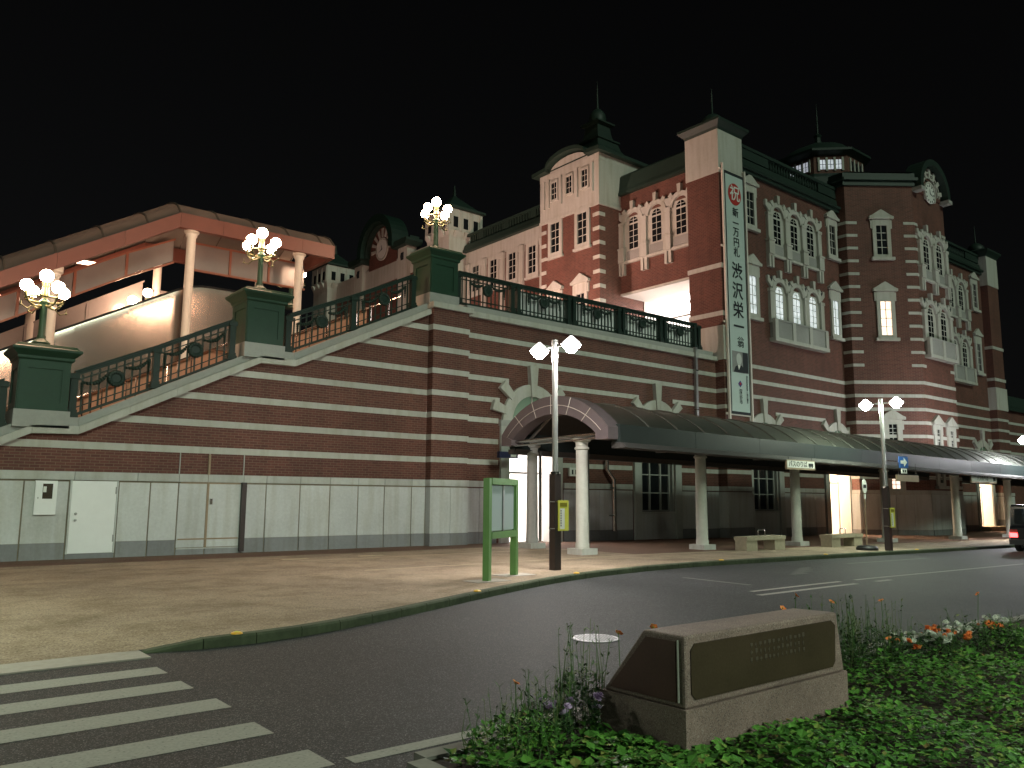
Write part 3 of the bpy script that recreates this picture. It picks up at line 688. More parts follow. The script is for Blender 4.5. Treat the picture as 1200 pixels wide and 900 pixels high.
# corner piers with white tops
def flare(mb, prof, cx, cy): return mb.lathe(prof, 4, cx, cy, math.pi/4, True)
for x0 in (31.3, 63.5):
    x1 = x0+1.9; y0, y1 = 22.6, 24.5; cx, cy = x0+.95, 23.55
    MB().box(x0, x1, y0, y1, -1, 17.3).build('pier', 'brick', sb)
    MB().box(x0-.04, x1+.04, y0-.04, y1+.04, 17.3, 19.5).build('pier_head', 'trim', sb)
    MB().box(x0-.06, x1+.06, y0-.06, y1+.06, 8.1, 9.73).build('pier_block', 'trim', sb)
    for z0_, z1_, o_, mt_ in ((-1,.3,.05,'granite_dark'),(.31,1.93,.035,'granite'),(1.975,2.185,.06,'cap_stone')): MB().box(x0-o_, x1+o_, y0-o_, y1+o_, z0_, z1_).build('base_stone', mt_, sb)
    for z in (10.43, 12.76): MB().box(x0-.05, x1+.05, y0-.05, y1+.05, z-.22, z).build('stone_band', 'trim', sb)
    for z in SB[:7]: MB().box(x0-.03, x1+.03, y0-.03, y1+.03, z-BH, z).build('stone_band', 'trim', sb)
    cp = flare(MB(), [(1.0,19.5),(1.05,19.62),(1.26,19.86),(1.26,19.98),(1.16,20.02),(.6,20.22),(.5,20.24)], cx, cy).build('pier_cap', 'roof_green', sb)
    MB().lathe([(.55,20.2),(.6,20.35),(.52,20.6),(.3,20.8),(.1,20.88),(.05,20.95),(.03,21.9),(.005,22.3)], 14, cx, cy).build('finial', 'roof_green', cp, True)
# roof edges along the street front
def parapet(xa, xb):
    MB().box(xa, xb, YR-.18, YR+.4, 18.1, 18.28).build('cornice', 'roof_green', sb)
    MB().prismx([(YR-.30,18.283),(YR-.34,18.40),(YR-.12,18.44),(YR-.05,18.9),(YR+.15,19.0),(YR+.15,18.283)], xa, xb).build('cornice', 'roof_green', sb)
    L = xb-xa; a, b = xa+L*.30, xb-L*.22
    for p, q in ((xa, a), (b, xb)): MB().box(p, q, YR-.02, YR+.25, 19.0, 19.50).build('parapet_block', 'roof_green', sb)
    MB().box(xa, xb, YR-.08, YR+.30, 19.503, 19.66).build('parapet_rail', 'roof_green', sb)
    m = MB(); n = int((b-a)/.26)
    for k in range(n): x = a+(b-a)*(k+.5)/n; m.lathe([(.05,19.0),(.08,19.15),(.045,19.35),(.06,19.5)], 6, x, YR+.1)
    kind(m.build('parapet_balusters', 'roof_green', sb), 'stuff')
parapet(33.24, 43.6); parapet(53.1, 63.46)
# hipped main roof and body behind the fronts
MB().prismx([(23.7,18.4),(31,20.9),(50,20.9),(60,18.4)], 36, 62).build('roof', 'roof_green', sb)
MB().box(33.4, 63, 23.7, 62, 12.75, 18.3).build('core', 'brick', sb)
# tower roof with clock gable
ro = [(x+(.16 if x>AX else -.16), y-.16) for x, y in OCT]
for A0, B0 in (((43.2,23.4),(43.2,22.54)), ((43.2,22.54),(46.3,20.1)), ((50.4,20.1),(53.5,22.54))):
    d = Vector((B0[0]-A0[0], B0[1]-A0[1])); L = d.length; an = math.atan2(d.y, d.x); e0 = -.12 if L > 1 else 0; e1 = .3 if L > 1 else .1
    for z0, z1, o_ in ((19.65,19.93,.14),(19.933,20.10,.30),(20.103,20.40,.16)):
        inst('cornice', MB().box(e0, L+e1*o_*3, -o_, .6, z0, z1).mesh('cornice'), 'roof_green', sb, (A0[0], A0[1], 0), an)
m = MB(); n = len(ro); ap = (48.35, 25.5, 22.6)
m.v = [(x,y,20.42) for x, y in ro]+[ap]; m.f = [(i,i+1,n) for i in range(n-1)]; m.build('tower_roof', 'roof_green', sb)
g = MB().prism([(46.92,19.5)]+[(48.42+1.5*math.cos(rad(a)), 19.8+1.55*math.sin(rad(a))) for a in range(180,-1,-10)][::1]+[(49.92,19.5)], 20.02, 20.5).build('clock_gable', 'brick', sb)
annulus(MB(), 48.42, 19.70, .62, .74, -40, 220, 26, 19.93, 20.05).build('clock_rim', 'trim', g)
for r0, r1 in ((.95,1.05),(1.25,1.34)): annulus(MB(), 48.42, 19.70, r0, r1, 0, 180, 18, 19.95, 20.04).build('arch_band', 'trim', g)
for k in range(7):
    a = rad(12+26*k); m = MB(); c, s = math.cos(a), math.sin(a)
    m.prism([(48.42+c*.95-s*.09,19.7+s*.95+c*.09),(48.42+c*.95+s*.09,19.7+s*.95-c*.09),(48.42+c*1.55+s*.13,19.7+s*1.55-c*.13),(48.42+c*1.55-s*.13,19.7+s*1.55+c*.13)], 19.92, 20.03); m.build('voussoir', 'trim', g)
annulus(MB(), 48.42, 19.70, 1.62, 1.98, -4, 184, 22, 19.6, 20.6).build('hood', 'roof_green', g)
for s in (-1, 1): MB().box(48.42+s*1.8-.25, 48.42+s*1.8+.25, 19.55, 20.3, 19.40, 19.62).build('hood_foot', 'trim_grey', g)
ck = MB().prism(arc(48.42,19.70,.60,0,360,28)[:-1], 19.96, 20.04).build('clock_face', 'sign_white', g)
for k in range(12):
    a = rad(30*k); c, s = math.cos(a), math.sin(a)
    MB().prism([(48.42+c*.44-s*.035,19.7+s*.44+c*.035),(48.42+c*.44+s*.035,19.7+s*.44-c*.035),(48.42+c*.55+s*.035,19.7+s*.55-c*.035),(48.42+c*.55-s*.035,19.7+s*.55+c*.035)], 19.945, 19.958).build('hour_mark', 'ink', g)
for a, L, wd in ((100, .32, .04), (-15, .46, .03)):
    a = rad(a); c, s = math.cos(a), math.sin(a)
    MB().prism([(48.42-s*wd,19.7+c*wd),(48.42+s*wd,19.7-c*wd),(48.42+c*L,19.7+s*L)], 19.935, 19.944).build('clock_hand', 'ink', g)
K = {}
def variant(me, mat):
    k = (me.name, mat)
    if k not in K:
        c = me.copy(); c.materials.clear(); c.materials.append(MATS[mat]); K[k] = c
    return K[k]
# roof lantern with lit windows
lc = (49.3, 27.4); lr = 2.9
ln = MB().lathe([(lr+.5,20.6),(lr+.25,22.2),(lr,22.5)], 8, lc[0], lc[1], rad(22.5)).build('lantern_skirt', 'roof_green', sb)
lw = MB().lathe([(lr*.95,22.5),(lr*.95,23.75)], 8, lc[0], lc[1], rad(22.5)).build('lantern_wall', 'brick', sb)
MB().lathe([(lr*.97,23.75),(lr*1.12,23.95),(lr*1.12,24.1),(lr*.95,24.2),(lr*.80,24.7),(lr*.5,25.2),(lr*.2,25.45),(.25,25.6),(.18,26.1),(.28,26.25),(.08,26.4),(.04,27.8),(.005,28.6)], 8, lc[0], lc[1], rad(22.5)).build('lantern_dome', 'roof_green', sb, True)
apo = lr*.95*math.cos(rad(22.5)); LW = MB().box(-.17,.17,-.03,.02,22.82,23.45).mesh('lantern_window'); LPm = MB().box(-.065,.065,-.08,.02,22.7,23.6).mesh('lantern_pilaster')
LBm = MB().box(-.015,.015,-.045,0,22.82,23.45).box(-.17,.17,-.044,0,23.12,23.15).mesh('glazing_bar')
for k in range(8):
    a = rad(45*k); nx, nyy = math.cos(a), math.sin(a)
    if nyy > .5: continue
    tx, ty = -nyy, nx; rz = math.atan2(-nx, nyy)+math.pi  if False else math.atan2(nx, -nyy)
    for u in (-.5, 0, .5):
        o = inst('lantern_window', variant(LW, 'lantern_window' if nx < -.1 else 'dark_glass'), None, sb, (lc[0]+nx*apo+tx*u, lc[1]+nyy*apo+ty*u, 0), rz)
        sub('glazing_bar', LBm, 'ink', o)
    for u in (-.75, -.25, .25, .75): inst('lantern_pilaster', LPm, 'trim', sb, (lc[0]+nx*apo+tx*u, lc[1]+nyy*apo+ty*u, 0), rz)

# ------------------------------------------------------------------ window kits (local frame: x right, y into the wall, z up from the sill)
def single_kit(key, ph, top, pw=.62):
    """pedimented window; ph pane height, top blank field height"""
    z0 = .34; z1 = z0+ph; z2 = z1+.16+top
    m = MB(); m.box(-.52,-pw/2,-.10,.03,.16,z2); m.box(pw/2,.52,-.10,.03,.16,z2); m.box(-pw/2,pw/2,-.10,.03,z1,z2); m.box(-pw/2,pw/2,-.10,.03,.16,z0)
    K[key] = dict(s=m.mesh('window'), sill=MB().box(-.66,.66,-.20,.03,0,.17).mesh('sill'),
        ear=MB().box(-.62,-.521,-.08,.03,z2-.55,z2-.05).box(.521,.62,-.08,.03,z2-.55,z2-.05).mesh('bracket'),
        ped=MB().box(-.70,.70,-.20,.03,z2,z2+.15).prism([(-.70,z2+.152),(.70,z2+.152),(.52,z2+.24),(.12,z2+.50),(0,z2+.56),(-.12,z2+.50),(-.52,z2+.24)], -.16, .03).mesh('pediment'),
        pane=MB().box(-pw/2,pw/2,-.02,.03,z0,z1).mesh('pane'), bars=MB())
    b = K[key]['bars']; b.box(-.018,.018,-.045,-.02,z0,z1)
    n = 4
    for k in range(1, n): z = z0+ph*k/n; b.box(-pw/2,pw/2,-.044,-.02,z-.016,z+.016)
    K[key]['bars'] = b.mesh('glazing_bars')
single_kit('up', 1.72, .22); single_kit('low', 1.95, .42); single_kit('small', .9, .1, .46)
def window(key, loc, rz, mat='dark_glass', par=None):
    k = K[key]; p = inst('window', k['s'], 'trim', par or sb, loc, rz)
    for n_, mm in (('sill','trim'),('ear','trim'),('ped','trim'),('bars','trim')): sub({'sill':'sill','ear':'bracket','ped':'pediment','bars':'glazing_bars'}[n_], k[n_], mm, p)
    sub('pane', variant(k['pane'], mat), None, p); return p
# triple arched windows
def triple_parts():
    d = {}
    d['ring'] = annulus(MB(), 0, 0, .50, .74, 0, 180, 14, -.15, .03).mesh('arch_ring')
    d['pane'] = MB().box(-.31,.31,-.035,-.0,-1.50,-.16).mesh('pane')
    d['fan'] = MB().prism(arc(0,-.06,.31,0,180,12), -.035, 0).mesh('fanlight')
    b = MB().box(-.016,.016,-.055,-.03,-1.5,-.16)
    for z in (-1.17,-.83,-.5): b.box(-.31,.31,-.054,-.03,z-.015,z+.015)
    b.box(-.016,.016,-.054,-.03,-.06,.25); b.box(-.26,.26,-.0545,-.03,.07,.095)
    d['bars'] = b.mesh('glazing_bars')
    d['pil'] = MB().box(-.17,.17,-.16,.03,-1.75,.02).box(-.21,.21,-.19,.03,-.10,.06).mesh('pilaster')
    d['key'] = MB().prism([(-.09,.66),(.09,.66),(.12,1.12),(-.12,1.12)], -.20, .03).mesh('keystone')
    d['vs'] = MB().prism([(-.09,.66),(.09,.66),(.13,.94),(-.13,.94)], -.18, .03).mesh('voussoir')
    d['rel'] = MB().box(-.46,.46,-.10,.03,-2.10,-1.62).mesh('balcony_panel')
    d['blk'] = MB().box(-.24,.24,-.24,.03,-2.2,-1.42).box(-.28,.28,-.28,.03,-1.50,-1.40).mesh('balcony_post')
    d['brk'] = MB().box(-.22,-.05,-.18,.03,-2.9,-2.2).box(.05,.22,-.18,.03,-2.9,-2.2).box(-.05,.05,-.10,.03,-2.5,-2.2).mesh('bracket')
    d['mer'] = MB().prism([(-.32,.42),(0,.12),(.32,.42),(.32,.72),(.14,.72),(.14,.56),(-.14,.56),(-.14,.72),(-.32,.72)], -.13, .03).mesh('merlon')
    d['big'] = MB().box(-.13,.13,-.22,.03,.70,1.0).mesh('key')
    return d
T3 = triple_parts()
def triple(loc, rz, upper, mat, n=3, sp=1.62):
    us = [sp*(i-(n-1)/2) for i in range(n)]; h = us[-1]+.84
    key = ('slab', upper, n, sp)
    if key not in K: K[key] = (MB().box(-h, h, -.03, .03, -2.15, .30), )[0].mesh('arched_windows')
    p = inst('arched_windows', K[key], 'trim', sb, loc, rz)
    for u in us:
        sub('arch_ring', T3['ring'], 'trim', p, (u,0,0)); sub('pane', variant(T3['pane'], mat), None, p, (u,0,0)); sub('fanlight', variant(T3['fan'], mat), None, p, (u,0,0))
        sub('glazing_bars', T3['bars'], 'trim', p, (u,0,0)); sub('keystone', T3['key'], 'trim', p, (u,0,0))
        for a in (-42, 42): sub('voussoir', T3['vs'], 'trim', p, (u,0,0), rad(a))
        sub('balcony_panel', T3['rel'], 'relief', p, (u,0,0))
    for i in range(n+1):
        u = us[0]-sp/2+sp*i
        sub('pilaster', T3['pil'], 'trim', p, (u,0,0)); sub('merlon', T3['mer'], 'trim', p, (u,0,0))
        if upper: sub('balcony_post', T3['blk'], 'trim', p, (u,0,0)); sub('bracket', T3['brk'], 'trim', p, (u,0,0))
        else:
            if 'dia' not in K: K['dia'] = MB().prism([(0,.42),(.09,.58),(0,.74),(-.09,.58)], -.14, -.131).mesh('diamond')
            sub('diamond', K['dia'], 'ink', p, (u,0,0))
    if upper: 
        sub('balcony_base', MB().box(-h-.05, h+.05, -.16, .03, -2.28, -2.14).mesh('balcony_base'), 'trim', p)
    else:
        sub('balcony', MB().box(-h-.05, h+.05, -.30, .03, -2.55, -1.64).mesh('balcony'), 'relief', p)
        sub('balcony_base', MB().box(-h-.14, h+.14, -.38, .03, -2.74, -2.55).mesh('balcony_base'), 'trim', p)
        sub('balcony_rail', MB().box(-h-.10, h+.10, -.35, .03, -1.64, -1.56).mesh('balcony_rail'), 'trim_grey', p)
        for i in range(n+1): 
            for q in (0,): sub('balcony_post', MB().box(-.14,.14,-.36,-.2,-2.55,-1.6).mesh('balcony_post'), 'trim', p, (us[0]-sp/2+sp*i,0,0))
    return p
# street front
window('up', (34.5, YR, 15.15), 0); window('low', (34.5, YR, 10.5), 0, 'window_white')
window('up', (42.5, YR, 15.15), 0); window('low', (42.5, YR, 10.5), 0, 'window_white')
triple((38.55, YR, 16.45), 0, True, 'dark_glass'); triple((38.5, YR, 12.35), 0, False, 'window_white')
window('up', (54.2, YR, 15.15), 0); window('low', (54.2, YR, 10.5), 0); window('up', (62.2, YR, 15.15), 0); window('low', (62.2, YR, 10.5), 0)
triple((58.2, YR, 16.45), 0, True, 'dark_glass'); triple((58.2, YR, 12.35), 0, False, 'dark_glass')
# clock tower
a45 = math.atan2(20.1-22.54, 46.3-43.2)
window('up', (44.78, 21.30, 15.2), a45); window('low', (44.78, 21.30, 10.5), a45, 'window_warm')
triple((48.45, 20.1, 16.45), 0, True, 'dark_glass', 2, 1.7); triple((48.45, 20.1, 12.35), 0, False, 'dark_glass', 2, 1.7)
window('small', (44.78, 21.30, 4.55), a45); window('small', (44.78, 21.30, 1.9), a45, 'window_warm')
for x in (47.55, 49.3): window('small', (x, 20.1, 4.35), 0); window('small', (x, 20.1, 2.25), 0)
Q45 = MB().box(0, .62, -.035, .05, -.16, 0).mesh('quoin'); Q0 = MB().box(0, .4, -.035, .05, -.16, 0).mesh('quoin'); QL = MB().box(-.52, 0, -.035, .05, -.16, 0).mesh('quoin'); QR = MB().box(-.62, .0, -.035, .05, -.16, 0).mesh('quoin')
for k in range(12):
    z = 17.5-.755*k
    if z < 8.9: break
    inst('quoin', Q45, 'trim', sb, (43.2, 22.54, z), a45); inst('quoin', QL, 'trim', sb, (43.2, 22.54, z), LEFT)
    inst('quoin', QR, 'trim', sb, (46.3, 20.1, z), a45); inst('quoin', Q0, 'trim', sb, (46.3, 20.1, z), 0)
    inst('quoin', QL, 'trim', sb, (50.4, 20.1, z), 0)

# ------------------------------------------------------------------ deck side (faces left)
XW = 31.8
MB().box(XW, 32.4, 24.5, 29.5, 12.62, 18.15).build('wall', 'brick', sb)
MB().box(XW-.06, 33.6, 24.5, 29.5, 12.51, 12.62).build('lintel', 'trim', sb)
MB().prismx([(0,0)]*0+[(24.5,18.15),(29.5,18.15),(29.5,18.3),(24.5,18.3)], XW-.22, 32.4).build('cornice', 'roof_green', sb)
MB().prism([(XW-.20,18.303),(XW-.15,18.5),(XW-.06,19.25),(XW+.06,19.38),(33.5,19.38),(33.5,18.303)], 24.5, 29.5).build('mansard', 'roof_green', sb)
triple((XW, 26.9, 16.5), LEFT, True, 'dark_glass', 3, 1.62)
# lit concourse behind the opening
m = MB(); x0, x1, y0, y1, z0, z1 = 33.6, 42, 24.0, 29.45, 8.2, 12.49
m.quad((x1,y0,z0),(x1,y1,z0),(x1,y1,z1),(x1,y0,z1)); m.quad((x0,y1,z0),(x0,y1,z1),(x1,y1,z1),(x1,y1,z0)); m.quad((x0,y0,z0),(x1,y0,z0),(x1,y0,z1),(x0,y0,z1))
m.quad((x0-1.8,y0,z1),(x0-1.8,y1,z1),(x1,y1,z1),(x1,y0,z1)); m.quad((x0-1.8,y0,z0+.012),(x1,y0,z0+.012),(x1,y1,z0+.012),(x0-1.8,y1,z0+.012))
con = m.build('concourse', 'plaster', sb, norm=False)
for y in (25.2, 26.8, 28.4): MB().box(34.2, 41.5, y-.45, y+.45, 12.38, 12.43).build('ceiling_light', 'ceiling_panel', con)
MB().box(33.62, 33.7, 24.1, 29.4, 11.2, 11.28).build('ceiling_rail', 'steel_dull', con); MB().box(36.5, 36.6, 24.1, 29.4, 10.5, 10.6).build('ceiling_rail', 'steel_dull', con)
MB().box(36.5, 36.6, 26.9, 27.0, 8.2, 10.5).build('door_post', 'steel_dull', con)
# deck tower
TX0, TX1, TY0, TY1 = 30.13, 34.8, 29.5, 34.2
MB().box(TX0, TX1, TY0, TY1, 8.0, 17.4).build('tower_wall', 'brick', sb)
MB().box(TX0-.05, TX1+.05, TY0-.05, TY1+.05, 17.4, 20.3).build('tower_head', 'trim', sb)
MB().box(TX0-.09, TX1+.09, TY0-.09, TY1+.09, 17.35, 17.52).build('tower_moulding', 'trim', sb)
cy = (TY0+TY1)/2
gb = MB().prismx([(cy-2.42,19.9)]+[(cy-2.42,20.3)]+[(cy+1.55*math.cos(rad(a)), 20.28+.62*math.sin(rad(a))) for a in range(180,-1,-15)][::-1]+[(cy+2.42,20.3),(cy+2.42,19.9)], TX0-.055, TX0+.4).build('bow_gable', 'trim', sb)
hoodp = [(cy-2.75,20.28)]+[(cy-1.8,20.34)]+[(cy+1.62*math.cos(rad(a)), 20.34+.68*math.sin(rad(a))) for a in range(180,-1,-15)]+[(cy+1.8,20.34),(cy+2.75,20.28)]
m = MB(); hp = hoodp+[(y, z+.22) for y, z in reversed(hoodp)]; n = len(hoodp)
for i in range(n-1): m.prismx([hoodp[i], hoodp[i+1], (hoodp[i+1][0], hoodp[i+1][1]+.22), (hoodp[i][0], hoodp[i][1]+.22)], TX0-.42, TX0+.6)
m.build('gable_hood', 'roof_green', sb)
for y0_, y1_ in ((TY0-.34, TY0+.1), (TY1-.1, TY1+.34)): MB().box(TX0-.36, TX1+.34, y0_, y1_, 20.305, 20.50).build('eave', 'roof_green', sb)
cx = (TX0+TX1)/2
flare(MB(), [(2.38,20.3),(2.40,20.46),(1.95,20.72),(1.30,21.2),(.95,21.75),(.84,22.15),(.92,22.2),(.92,22.3),(.66,22.42)], cx, cy).build('tower_roof', 'roof_green', sb)
flare(MB(), [(.66,22.35),(.56,22.8),(.50,23.25),(.72,23.34),(.72,23.44),(.5,23.55)], cx, cy).build('roof_turret', 'roof_green', sb)
MB().lathe([(.50,23.5),(.52,23.8),(.45,24.1),(.26,24.34),(.1,24.45),(.06,24.7),(.03,25.6),(.006,26.2)], 14, cx, cy).build('finial', 'roof_green', sb, True)
SM = MB().box(-.22,.22,-.02,.03,18.62,19.62).mesh('pane'); SMf = MB().box(-.32,-.22,-.08,.03,18.5,19.75).box(.22,.32,-.08,.03,18.5,19.75).box(-.22,.22,-.08,.03,19.62,19.75).box(-.22,.22,-.08,.03,18.5,18.62).mesh('window'); SMb = MB().box(-.016,.016,-.04,-.01,18.62,19.62).box(-.22,.22,-.039,-.01,18.94,18.97).box(-.22,.22,-.039,-.01,19.28,19.31).mesh('glazing_bars')
HP = MB().box(-.05,.05,-.10,.03,18.2,19.85).mesh('pilaster_strip')
for y in (33.0, 31.75, 30.5):
    o = inst('window', SMf, 'trim', sb, (TX0-.05, y, 0), LEFT); sub('pane', SM, 'dark_glass', o); sub('glazing_bars', SMb, 'trim', o)
for y in (33.85, 33.45, 32.4, 31.1, 29.9): inst('pilaster_strip', HP, 'trim', sb, (TX0-.05, y, 0), LEFT)
# tall plain windows
m = MB(); m.box(-.58,-.36,-.10,.03,.14,2.35); m.box(.36,.58,-.10,.03,.14,2.35); m.box(-.36,.36,-.10,.03,2.1,2.35); m.box(-.36,.36,-.10,.03,.14,.36)
K['tall'] = m.mesh('window'); K['tall_sill'] = MB().box(-.66,.66,-.16,.03,0,.14).mesh('sill'); K['tall_pane'] = MB().box(-.36,.36,-.02,.03,.36,2.1).mesh('pane')
b = MB().box(-.018,.018,-.045,-.02,.36,2.1)
for z in (.8,1.23,1.67): b.box(-.36,.36,-.044,-.02,z-.016,z+.016)
K['tall_bars'] = b.mesh('glazing_bars')
def tall(loc, rz):
    p = inst('window', K['tall'], 'trim', sb, loc, rz); sub('sill', K['tall_sill'], 'trim', p); sub('pane', K['tall_pane'], 'dark_glass', p); sub('glazing_bars', K['tall_bars'], 'trim', p)
tall((TX0, 32.95, 15.1), LEFT); tall((TX0, 30.75, 15.1), LEFT)
window('low', (TX0, 33.0, 10.35), LEFT); window('low', (TX0, 30.9, 10.35), LEFT)
QT = MB().box(-.46, .0, -.035, .05, -.2, 0).mesh('quoin'); QT2 = MB().box(0, .46, -.035, .05, -.2, 0).mesh('quoin'); QT3 = MB().box(0,.46,-.035,.05,-.2,0).mesh('quoin')
for k in range(10):
    z = 16.95-.80*k
    if z < 9: break
    inst('quoin', QT, 'trim', sb, (TX0, TY0, z), LEFT); inst('quoin', QT2, 'trim', sb, (TX0-.034, TY0, z), 0); inst('quoin', QT3, 'trim', sb, (TX0, TY1, z), LEFT)
# wing beyond the tower
MB().box(XW, 32.4, 34.2, 43.9, 8, 18.3).build('wall', 'brick', sb)
MB().box(XW-.06, XW+.1, 34.2, 43.9, 17.4, 18.28).build('frieze', 'trim', sb)
MB().box(XW-.35, 32.4, 34.2, 43.9, 18.28, 18.46).build('cornice', 'roof_green', sb)
MB().prism([(XW-.30,18.463),(XW-.2,18.8),(XW+.05,19.0),(33,19.0),(33,18.463)], 34.2, 43.9).build('mansard', 'roof_green', sb)
MB().box(XW-.05, XW+.25, 34.2, 43.9, 19.5, 19.64).build('parapet_rail', 'roof_green', sb)
m = MB()
for k in range(34):
    y = 34.6+k*.27
    if k % 10 in (8, 9): m.box(XW, XW+.2, y-.13, y+.13, 19.0, 19.5)
    else: m.box(XW+.03, XW+.15, y-.06, y+.06, 19.0, 19.5)
kind(m.build('parapet_balusters', 'roof_green', sb), 'stuff')
PW = MB().box(-.2,.2,-.16,.03,9,17.4).box(-.24,.24,-.2,.03,17.0,17.4).mesh('pilaster')
for y in (36.9, 38.85, 40.8, 42.75): tall((XW, y, 15.05), LEFT)
for y in (37.9, 39.85, 41.8, 43.6, 35.9): inst('pilaster', PW, 'trim', sb, (XW, y, 0), LEFT)
# white turrets either side of the clock gable
def turret(y0):
    x0, x1, y1 = 30.26, 33.1, y0+2.9; c_x, c_y = (x0+x1)/2, y0+1.45
    t = MB().box(x0+.12, x1-.12, y0+.12, y1-.12, 8, 19.4).build('turret', 'trim', sb)
    flare(MB(), [(1.30,19.0),(1.34,19.4),(1.45,19.7),(1.45,21.3)], c_x, c_y).build('turret_head', 'trim', t)
    flare(MB(), [(1.45,21.3),(1.62,21.36),(1.62,21.5),(1.2,21.7),(.6,22.3),(.1,22.8),(.03,23.6)], c_x, c_y).build('turret_roof', 'roof_green', t)
    for k in range(4):
        for u in (-.85, 0, .85):
            a = [0, LEFT, math.pi, -LEFT][k]
            dx, dy = [(u,-1.45),(-1.45,-u),(-u,1.45),(1.45,u)][k]
            if k < 2:
                me = K.setdefault('tw', MB().box(-.19,.19,-.02,.03,20.0,20.75).mesh('window')); inst('window', me, 'dark_glass', t, (c_x+dx, c_y+dy, 0), a)
                me = K.setdefault('tp', MB().box(-.10,.10,-.06,.03,19.8,21.2).mesh('pilaster_strip')); inst('pilaster_strip', me, 'trim', t, (c_x+dx+(.42 if k == 0 else 0), c_y+dy-(.42 if k == 1 else 0), 0), a)
                me = K.setdefault('tb', MB().prismx([(-.02,19.3),(-.02,19.75),(-.28,19.75)], -.14, .14).mesh('corbel')); inst('corbel', me, 'trim', t, (c_x+dx, c_y+dy+(.12 if k == 0 else 0), 0), a)
turret(43.9); turret(62.0)
# gable with the deck clock
GX, GY = 31.3, 54.4
MB().box(GX, 32.4, 46.8, 62.2, 8, 19.6).build('wall', 'brick', sb)
MB().box(GX-.05, GX+.3, 46.8, 62.2, 18.2, 19.75).build('frieze', 'trim', sb)
for s in (-1, 1):
    y = GY+s*3.4
    MB().box(GX-.35, GX+.5, y-.65, y+.65, 8, 20.3).build('gable_pier', 'trim', sb)
    MB().prismx([(y-.95,20.3),(y+.95,20.3),(y+1.15,20.6),(y+1.15,20.8),(y-1.15,20.8),(y-1.15,20.6)], GX-.75, GX+.7).build('gable_cornice', 'roof_green', sb)
    MB().prism([(GX-.36,19.3),(GX-.36,19.9)]+[(GX-.42,19.6)], y-.2, y+.2).build('diamond', 'ink', sb)
    MB().box(GX-.2, GX+.6, y-.8, y+.8, 20.8, 21.1).build('gable_cornice', 'roof_green', sb)
cg = MB().prismx([(GY-2.1,19.6)]+[(GY+2.1*math.cos(rad(a)), 20.9+2.2*math.sin(rad(a))) for a in range(180,-1,-12)]+[(GY+2.1,19.6)], GX-.1, GX+.5).build('clock_gable', 'brick', sb)
def annx(mb, r0, r1, a0, a1, n, xa, xb, zc=20.9):
    for i in range(n):
        b0, b1 = a0+(a1-a0)*i/n, a0+(a1-a0)*(i+1)/n
        mb.prismx(arc(GY,zc,r1,b0,b1,1)+arc(GY,zc,r0,b1,b0,1), xa, xb)
    return mb
annx(MB(), 2.15, 2.75, -8, 188, 20, GX-.9, GX+.6).build('hood', 'dark_green', cg); annx(MB(), 1.95, 2.15, -8, 188, 20, GX-.55, GX+.6).build('hood_inner', 'roof_green', cg)
annx(MB(), .78, .92, 0, 360, 26, GX-.2, GX-.1, 21.0).build('clock_rim', 'trim', cg)
for k in range(9):
    a = 0+22.5*k; annx(MB(), 1.0, 1.7, a-5, a+5, 1, GX-.17, GX-.1, 21.0).build('voussoir', 'trim', cg)
MB().prismx(arc(GY,21.0,.75,0,360,24)[:-1], GX-.16, GX-.1).build('clock_face', 'sign_white', cg)
for a, L in ((70, .4), (-20, .6)):
    a = rad(a); MB().prismx([(GY-.04*math.sin(a),21+.04*math.cos(a)),(GY+.04*math.sin(a),21-.04*math.cos(a)),(GY+L*math.cos(a),21+L*math.sin(a))], GX-.19, GX-.165).build('clock_hand', 'ink', cg)
# low wing at the far right
MB().box(65.4, 95, YR, 24, -1.5, 8.3).build('wall', 'brick', sb)
for z in SB[2:7]: MB().box(65.45, 95, YR-.03, YR+.02, z-BH, z).build('stone_band', 'trim', sb)
MB().prismx([(YR-.3,8.3),(YR-.3,8.55),(YR-.1,8.7),(YR+.1,9.5),(YR+.5,9.5),(YR+.5,8.3)], 65.4, 95).build('cornice', 'roof_green', sb)

# drainpipe at the deck end
t = empty('drainpipe', (29.62, 22.95, 5.2), 'pale square drainpipe on brick wall below the right end of deck railing', 'drainpipe')
MB().box(29.56, 29.70, 22.88, 23.0, 4.6, 8.5).build('pipe', 'steel_dull', t); MB().box(29.52, 29.74, 22.84, 23.0, 8.0, 8.3).build('hopper', 'trim_grey', t)
for z in (5.6, 7.4): MB().box(29.54, 29.72, 22.86, 23.02, z, z+.05).build('clamp', 'steel', t)

# ================================================================== vertical banner
t = empty('vertical_banner', (32.3, 22.45, 5.4), 'tall white vertical banner with black characters and red disc on the brick pier', 'banner')
BX0, BX1 = 31.62, 33.02
for x in (31.42, 33.2): MB().box(x-.05, x+.05, 22.40, 22.50, 4.2, 17.75).build('mast', 'column_white', t)
for z in (5.55, 9.9, 13.6, 17.45): MB().box(31.25, 33.25, 22.505, 22.555, z-.05, z+.05).build('crossbar', 'column_white', t)
MB().box(BX0-.10, BX1+.10, 22.46, 22.48, 5.55, 17.45).build('border', 'ink', t)
MB().box(BX0, BX1, 22.44, 22.455, 5.68, 17.28).build('sheet', 'banner_cloth', t)
bx = (BX0+BX1)/2
MB().prism([(bx+.52*math.cos(2*math.pi*k/32), 16.35+.55*math.sin(2*math.pi*k/32)) for k in range(32)], 22.425, 22.438).build('red_disc', 'banner_red', t)
def glyph(ch, x, z, size, mat, y=22.42, par=t, bold=.0, nm='character', depth=.003):
    me = text_mesh(ch, size, depth, bold); me.materials.clear(); me.materials.append(MATS[mat]); return inst(nm, me, None, par, (x, y, z))
glyph('祝', bx, 16.35, .82, 'sign_white', 22.415, bold=.008)
